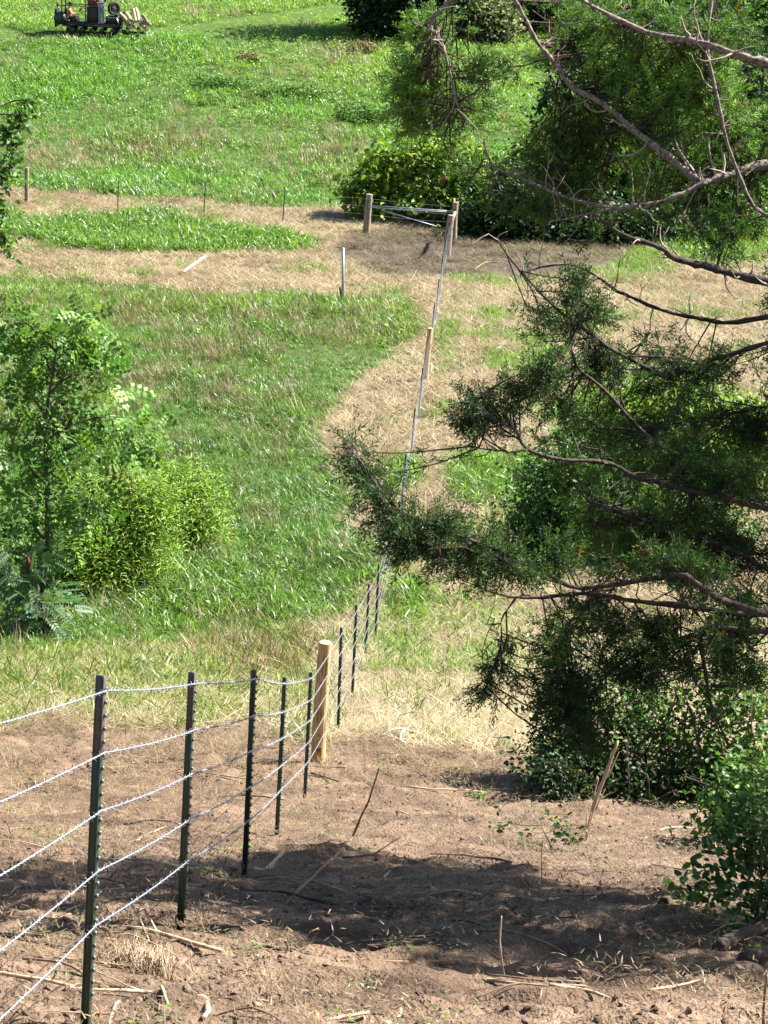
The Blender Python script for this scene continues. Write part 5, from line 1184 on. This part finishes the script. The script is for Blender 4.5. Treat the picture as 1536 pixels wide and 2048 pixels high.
# ------------------------------------------------------------------ tracked utility machine with people and logs, far up the field
def build_machine():
    O, D = hit(108, 72); O = O + A([0, 0, .12]); s = D / FPX                                         # metres per photo pixel there
    k = 1.0
    def M3(x, z, y=0.0): return A([x, y, z])
    blackp = simple('black_machine_paint', (0.009, 0.009, 0.010), .4, 0, .4, 6); rub = simple('track_rubber', (0.02, 0.019, 0.018), .85, 0, .5, 12, .5)
    grey = simple('dusty_grey_steel', (.045, .045, .042), .5, .3, .4, 8); red = simple('dull_red_panel', (.10, .02, .018), .5, 0, .3, 5); chrome = simple('bright_engine_metal', (.45, .45, .43), .35, .7, .4, 20)
    v = thing('tracked_loader', 'black tracked utility loader carrying people and logs across the far field', 'vehicle', O)
    def part(n, mb, mat, par=v, smooth=False): return link(n, mb.mesh(n, smooth), mat, par)
    hull = MB(); hull.box((1.95, .75, .52), (1.55, .55, .13), None, .05); hull.box((.55, .75, .62), (.28, .5, .12), None, .04); part('chassis', hull, blackp)
    for y in (.08, 1.42):
        th = np.concatenate([np.linspace(np.pi / 2, 3 * np.pi / 2, 9), np.linspace(-np.pi / 2, np.pi / 2, 9)])
        cx = np.where(np.arange(18) < 9, .95, 3.25); P = np.stack([cx + .24 * np.cos(th), np.full(18, y), .26 + .24 * np.sin(th)], 1); P = np.vstack([P, P[:1]])
        T = MB(); w = .16
        for r_, ins in ((0, 0), (.05, .05)): pass
        outer = P; inner = P.copy(); inner[:, 0] = np.where(np.r_[cx, cx[0]] == .95, .95 + .19 * np.cos(np.r_[th, th[0]]), 3.25 + .19 * np.cos(np.r_[th, th[0]])); inner[:, 2] = .26 + .19 * np.sin(np.r_[th, th[0]])
        n = len(P); V = np.concatenate([outer + A([0, -w, 0]), outer + A([0, w, 0]), inner + A([0, -w, 0]), inner + A([0, w, 0])]); F = []
        for i in range(n - 1):
            a, b, c, d = i, n + i, 2 * n + i, 3 * n + i
            F += [[a, a + 1, b + 1, b], [c, d, d + 1, c + 1], [a, c, c + 1, a + 1], [b, b + 1, d + 1, d]]
        T.add(V, F)
        for i in range(n - 1):
            for u in np.arange(0, 1, .5 if i not in (8, 17) else .06):
                q = outer[i] + (outer[i + 1] - outer[i]) * u; T.box(q, (.022, w, .022))
        tr = part('track', T, rub)
        for x in (.95, 1.5, 2.05, 2.6, 3.25):
            W = MB(); W.tube([[x, y - .12, .24], [x, y + .12, .24]], .17 if x in (.95, 3.25) else .13, 14); W.tube([[x, y - .14, .24], [x, y + .14, .24]], .05, 8); link('road_wheel', W.mesh('road_wheel'), grey, tr)
    R = MB(); R.box((.04, .75, .8), (.03, .6, .48), None, .015); part('rear_plate', R, blackp)
    Fd = MB(); Fd.tube([[.3, .1, .8], [.3, 1.4, .8]], .33, 16); part('rear_drum', Fd, grey, smooth=True)
    S = MB(); S.box((.85, .75, .72), (.30, .3, .07), None, .03); S.box((.56, .75, 1.02), (.06, .3, .28), None, .03); part('seat', S, simple('black_vinyl', (.02, .02, .022), .5))
    for x in (.42, 1.72):
        for y in (.12, 1.38):
            c = MB(); c.tube([[x, y, .6], [x, y, 1.4], [x, y, 2.45]], .035, 8); part('cage_post', c, blackp)
    for y in (.12, 1.38):
        c = MB(); c.tube([[.42, y, 2.45], [1.72, y, 2.45]], .035, 8); c.tube([[.42, y, 1.5], [1.72, y, 1.5]], .025, 8); part('cage_rail', c, blackp)
    rf = MB(); rf.box((1.07, .75, 2.5), (.72, .68, .025), None, .01); part('canopy', rf, blackp)
    mr = MB(); mr.box((.2, .05, 1.52), (.05, .02, .09), None, .02); mr.tube([[.2, .05, 1.5], [.40, .12, 1.45]], .012, 5); part('mirror', mr, blackp)
    b1 = MB(); b1.box((2.08, .85, 1.0), (.34, .5, .46), None, .03); part('engine_housing', b1, blackp)
    b2 = MB(); b2.box((2.08, .85, 1.68), (.30, .45, .17), None, .03); part('red_panel', b2, red)
    sw = MB(); sw.tube([[1.45, .75, 1.0], [1.32, .75, 1.25]], .02, 6); th = np.linspace(0, 2 * np.pi, 15); sw.tube(np.stack([1.32 + .08 * np.cos(th), .75 + .17 * np.sin(th), 1.25 + .13 * np.cos(th)], 1), .015, 5, False); part('steering_wheel', sw, blackp)
    e = MB(); e.box((3.15, .75, .82), (.36, .5, .2), None, .04); e.box((3.3, .4, 1.08), (.18, .2, .08), None, .03); eb = part('engine_block', e, blackp)
    e = MB()
    for q in ((2.9, .22, .95, 3.4), (2.95, .22, 1.08, 3.3)): e.tube([[q[0], q[1], q[2]], [q[3], q[1], q[2]]], .035, 6)
    e.tube([[2.75, .24, 1.2], [2.9, .22, 1.05], [3.0, .22, .75]], .025, 6); e.tube([[3.4, .24, .95], [3.5, .24, .7], [3.5, .24, .45]], .03, 6); link('engine_pipe', e.mesh('engine_pipe'), chrome, eb)
    a = math.radians(35); ax = A([math.sin(a), -math.cos(a), 0]); c = A([3.22, .5, 1.42])
    w = MB(); th = np.linspace(0, 2 * np.pi, 25); u = A([math.cos(a), math.sin(a), 0])
    w.tube(c + .30 * (np.cos(th)[:, None] * u + np.sin(th)[:, None] * A([0, 0, 1])), .085, 10, False); tw = part('spare_wheel', w, rub, smooth=True)
    w = MB(); w.tube([c - ax * .05, c + ax * .05], .20, 14); w.tube([c - ax * .07, c + ax * .07], .06, 10); link('rim', w.mesh('rim'), grey, tw)
    for k_ in range(5):
        w = MB(); q = math.pi * 2 * k_ / 5; w.box(c + .12 * (math.cos(q) * u + math.sin(q) * A([0, 0, 1])) + ax * .075, (.018, .012, .018), None, .006); link('wheel_nut', w.mesh('wheel_nut'), chrome, tw)
    g = MB()
    for y in (.2, .75, 1.3):
        g.tube(spline([[3.5, y, .45], [3.65, y, .22], [4.3, y, .14], [5.1, y, .2]], 10), .045, 6); g.tube(spline([[3.55, y, .4], [3.6, y, 1.0], [3.7, y, 1.25]], 8), .045, 6)
    g.tube([[3.52, .1, .45], [3.52, 1.4, .45]], .05, 6); part('log_fork', g, blackp)
    # logs, each one a thing
    bark = simple('grey_log_bark', (.13, .095, .07), .85, 0, .4, 6, .6); cut = M_ENDGRAIN; peel = simple('peeled_log', (.36, .265, .18), .75, 0, .2, 5, .3, .3)
    lg = [((3.62, .1, 1.18), (4.12, -.35, .78), .10, peel, 'peeled log lying at the near left of the load'), ((3.95, .2, 1.22), (4.25, -.35, .92), .10, peel, 'second peeled log from the left on the load'), ((4.27, .5, 1.42), (4.55, -.4, .85), .10, peel, 'topmost pale log, left of the topmost pair'), ((4.42, .55, 1.45), (4.70, -.4, .88), .095, peel, 'topmost pale log, right of the topmost pair'),
          ((4.75, .9, 1.08), (5.15, -.3, .84), .09, bark, 'grey barked log at the upper right of the load'), ((4.6, 1.3, .62), (4.95, -.38, .62), .10, bark, 'barked log showing its round cut end at right'), ((4.9, 1.2, .72), (5.3, -.3, .72), .10, bark, 'barked log farthest right on the load'), ((3.9, 1.3, .55), (4.2, -.4, .52), .11, bark, 'barked log at the lower left of the load'),
          ((4.2, 1.3, .50), (4.5, -.42, .55), .11, bark, 'barked log at the bottom middle of the load'), ((4.45, 1.3, .36), (4.72, -.4, .36), .10, bark, 'lowest barked log right of the middle'), ((3.85, 1.3, .33), (4.1, -.38, .33), .10, bark, 'lowest barked log at the left by the fork'), ((4.2, 1.2, .75), (4.35, -.4, .72), .11, bark, 'barked log just under the topmost pair'), ((4.85, 1.2, .42), (5.05, -.36, .45), .09, bark, 'thin barked log at the lower right end')]
    lg += [((3.75, .6, .85), (4.0, -.3, .68), .09, bark, 'barked log wedged under the near left peeled log'), ((4.7, .6, .92), (5.0, -.3, .66), .09, bark, 'barked log below the grey upper right log'), ((4.05, .4, 1.0), (4.4, -.3, .8), .08, bark, 'thin barked log between the peeled logs')]
    for p, q, r, mt, lab in lg:
        p, q = A(p), A(q); o = thing('log', lab, 'log', O + p, 0, 'logs carried by the tracked loader')
        m = MB(); ss = spline([p - p, (q - p) * .5 + RNG.normal(size=3) * .015, q - p], 7); m.tube(ss, np.linspace(r * 1.05, r * .92, 7), 10, False); link('log_side', m.mesh('log_side', True), mt, o)
        m = MB(); d = nrm(q - p); m.tube([q - p - d * .01, q - p + d * .004], r * .93, 10); link('cut_end', m.mesh('cut_end'), cut, o); m = MB(); m.tube([-d * .004, d * .01], r * 1.05, 10); link('cut_end', m.mesh('cut_end'), cut, o)
    m = MB(); m.tube([[0, 0, 0], [.06, 0, .25], [.12, .02, .52]], [.02, .015, .008], 5); link('stake_pole', m.mesh('stake_pole'), M_STICKDARK, None, O + A([4.2, .3, 1.1]), label='thin dark pole sticking up out of the log load', category='stick')
    return O
MO = build_machine()

# ------------------------------------------------------------------ the two people on the machine
def skinned(name, pts, edges, rads, mat, parent, root=0, sub=1):
    me = bpy.data.meshes.new(name); me.from_pydata([tuple(map(float, p)) for p in pts], edges, []); me.update()
    o = link(name, me, mat, parent)
    sk = o.modifiers.new('skin', 'SKIN'); sk.use_smooth_shade = True
    for i, r in enumerate(rads):
        v = me.skin_vertices[0].data[i]; v.radius = (r, r) if np.isscalar(r) else r; v.use_root = (i == root)
    sb = o.modifiers.new('smooth', 'SUBSURF'); sb.levels = sub; sb.render_levels = sub
    return o

def fingers(w, d, side, spread=None):
    """hand: palm then five short fingers, returned as points, edges, radii continuing from the wrist point index 0"""
    d = nrm(A(d)); s = nrm(np.cross(d, A([0, 0, 1.0])) + 1e-6) * side; dn = nrm(np.cross(s, d))
    P, E, R = [w + d * .05], [(-1, 0)], [.028]
    for k, ln in enumerate((.075, .085, .08, .062)):
        b = w + d * .085 + s * (.022 - .015 * k); i = len(P)
        P += [b, b + d * ln * .5, b + d * ln * .8 - A([0, 0, .02])]; E += [(0, i), (i, i + 1), (i + 1, i + 2)]; R += [.010, .009, .008]
    i = len(P); P += [w + d * .03 + s * .035, w + d * .065 + s * .05]; E += [(0, i), (i, i + 1)]; R += [.011, .009]
    return P, E, R

def person(label, loc, J, skin, clothes, hair, child=1.0):
    t = thing('person', label, 'person', loc)
    keys = list(J); idx = {k: i for i, k in enumerate(keys)}
    pts = [A(J[k]) for k in keys]
    RAD = dict(pelvis=(.13, .10), waist=(.12, .085), chest=(.145, .10), neckb=(.07, .06), neck=(.05, .05), head=(.085, .095), crown=(.07, .08), shl=.06, shr=.06, ell=.042, elr=.042, wrl=.028, wrr=.028, hipl=.085, hipr=.085, knl=.058, knr=.058, anl=.038, anr=.038, tol=.035, tor=.035)
    E = [(a, b) for a, b in [('pelvis', 'waist'), ('waist', 'chest'), ('chest', 'neckb'), ('neckb', 'neck'), ('neck', 'head'), ('head', 'crown'), ('chest', 'shl'), ('chest', 'shr'), ('shl', 'ell'), ('ell', 'wrl'), ('shr', 'elr'), ('elr', 'wrr'), ('pelvis', 'hipl'), ('pelvis', 'hipr'), ('hipl', 'knl'), ('knl', 'anl'), ('anl', 'tol'), ('hipr', 'knr'), ('knr', 'anr'), ('anr', 'tor')]]
    ed = [(idx[a], idx[b]) for a, b in E]; rd = [RAD[k] if np.isscalar(RAD[k]) else RAD[k] for k in keys]
    sc = lambda r: r * child if np.isscalar(r) else (r[0] * child, r[1] * child)
    for wk, ek, sd in (('wrl', 'ell', 1), ('wrr', 'elr', -1)):
        P, E2, R2 = fingers(A(J[wk]), A(J[wk]) - A(J[ek]), sd); n = len(pts); pts += P; rd += R2
        for a, b in E2: ed.append((idx[wk] if a < 0 else n + a, n + b))
    skinned('body', pts, ed, [sc(r) for r in rd], skin, t, 0, 1)
    for nm, mat, ks, grow, extra in clothes:
        ii = {k: i for i, k in enumerate(ks)}; e2 = [(ii[a], ii[b]) for a, b in E if a in ii and b in ii]
        P = [A(J[k]) if k not in extra else A(extra[k]) for k in ks]
        skinned(nm, P, e2, [tuple(np.atleast_1d(sc(RAD[k])) * np.ones(2) + grow) for k in ks], mat, t, 0, 1)
    # face and hair
    h = A(J['head']); f = nrm(A(J['face'])) if 'face' in J else A([1, 0, 0])
    return t, h

def build_people():
    skin = simple('skin', (.42, .25, .17), .55, 0, .12, 8); denim = simple('blue_denim', (.17, .21, .30), .8, 0, .3, 14, .3); orange = simple('orange_cloth', (.62, .13, .03), .75, 0, .2, 10); purple = simple('dark_purple_cloth', (.035, .02, .07), .8, 0, .3, 10); white = simple('white_cloth', (.75, .73, .72), .8, 0, .1, 8); dark = simple('dark_shorts', (.03, .03, .04), .8); hairm = simple('brown_hair', (.04, .022, .014), .7, 0, .4, 40); shoe = simple('pale_boots', (.40, .35, .30), .7); eye = simple('dark_eye', (.02, .015, .012), .3)
    def head_bits(t, h, f, s, hair):
        f = nrm(A(f)); sd = np.cross(A([0, 0, 1.0]), f)
        import bmesh
        def ball(n, c, r, sc_, mat):
            bm = bmesh.new(); bmesh.ops.create_uvsphere(bm, u_segments=12, v_segments=8, radius=1)
            M = np.stack([f, sd, A([0, 0, 1.0])], 1)
            for v in bm.verts: v.co = Vector(M @ (A(v.co) * A(sc_) * r) + c)
            me = bpy.data.meshes.new(n); bm.to_mesh(me); bm.free()
            for p in me.polygons: p.use_smooth = True
            link(n, me, mat, t)
        for q in (-1, 1):
            ball('eye', h + f * .088 * s + sd * q * .032 * s + A([0, 0, .02 * s]), .012 * s, (1, 1, 1), eye); ball('ear', h + sd * q * .088 * s, .03 * s, (.6, .35, 1), skin)
        ball('nose', h + f * .103 * s - A([0, 0, .01 * s]), .018 * s, (1, .7, 1.2), skin); ball('mouth', h + f * .088 * s - A([0, 0, .055 * s]), .02 * s, (.4, 1.1, .35), simple('lips', (.3, .1, .08)))
        ball('hair', h - f * .018 * s + A([0, 0, .045 * s]), .108 * s, (1.0, .95, .95), hair)
    # sitting passenger in orange
    b = MO + A([.78, .62, .80]); s = .9
    J = dict(pelvis=(0, 0, .08), waist=(.0, 0, .22), chest=(-.02, 0, .42), neckb=(-.02, 0, .54), neck=(.0, 0, .60), head=(.02, 0, .73), crown=(.01, 0, .82), shl=(-.02, .17, .48), shr=(-.02, -.17, .48), ell=(.12, .2, .26), elr=(.12, -.2, .26), wrl=(.36, .12, .24), wrr=(.36, -.12, .24),
             hipl=(.05, .09, .06), hipr=(.05, -.09, .06), knl=(.46, .10, .10), knr=(.46, -.10, .10), anl=(.50, .10, -.28), anr=(.50, -.10, -.28), tol=(.64, .10, -.31), tor=(.64, -.10, -.31))
    t, h = person('person in an orange shirt sitting on the seat of the tracked loader', b, J, skin, [('shirt', orange, ['pelvis', 'waist', 'chest', 'neckb', 'shl', 'shr', 'ell', 'elr'], .014, dict(ell=(.06, .19, .36), elr=(.06, -.19, .36), neckb=(-.02, 0, .52))), ('shorts', dark, ['pelvis', 'hipl', 'hipr', 'knl', 'knr'], .012, dict(knl=(.36, .10, .09), knr=(.36, -.10, .09)))], hairm, s)
    head_bits(t, h, (1, -.2, 0), 1, hairm)
    # standing person in jeans
    b = MO + A([2.55, .28, .62])
    J = dict(pelvis=(0, 0, .92), waist=(0, 0, 1.07), chest=(.0, 0, 1.30), neckb=(0, 0, 1.45), neck=(0, 0, 1.51), head=(.0, -.01, 1.64), crown=(0, 0, 1.73), shl=(.18, 0, 1.40), shr=(-.18, 0, 1.40), ell=(.25, .02, 1.12), elr=(-.25, .04, 1.12), wrl=(.20, -.08, .93), wrr=(-.22, .22, 1.0),
             hipl=(.085, 0, .88), hipr=(-.085, 0, .88), knl=(.10, -.01, .48), knr=(-.09, 0, .48), anl=(.11, .02, .08), anr=(-.10, .02, .08), tol=(.12, -.13, .04), tor=(-.12, -.13, .04))
    t, h = person('person in blue jeans and dark purple shirt standing on the tracked loader', b, J, skin, [('jeans', denim, ['pelvis', 'hipl', 'hipr', 'knl', 'knr', 'anl', 'anr'], .022, {}), ('shirt', purple, ['waist', 'chest', 'neckb', 'shl', 'shr', 'ell', 'elr'], .02, dict(waist=(0, 0, .98)))], hairm, 1.0)
    head_bits(t, h, (.2, -1, 0), 1, hairm)
    m = MB(); m.box((.02, -.118, 1.20), (.10, .012, .11), None, .01); link('white_shirt_front', m.mesh('white_shirt_front'), white, t)
    for q in (-1, 1):
        m = MB(); m.box((.105 * q + .005, -.05, .035), (.05, .12, .045), None, .03); link('boot', m.mesh('boot', True), shoe, t)
build_people()
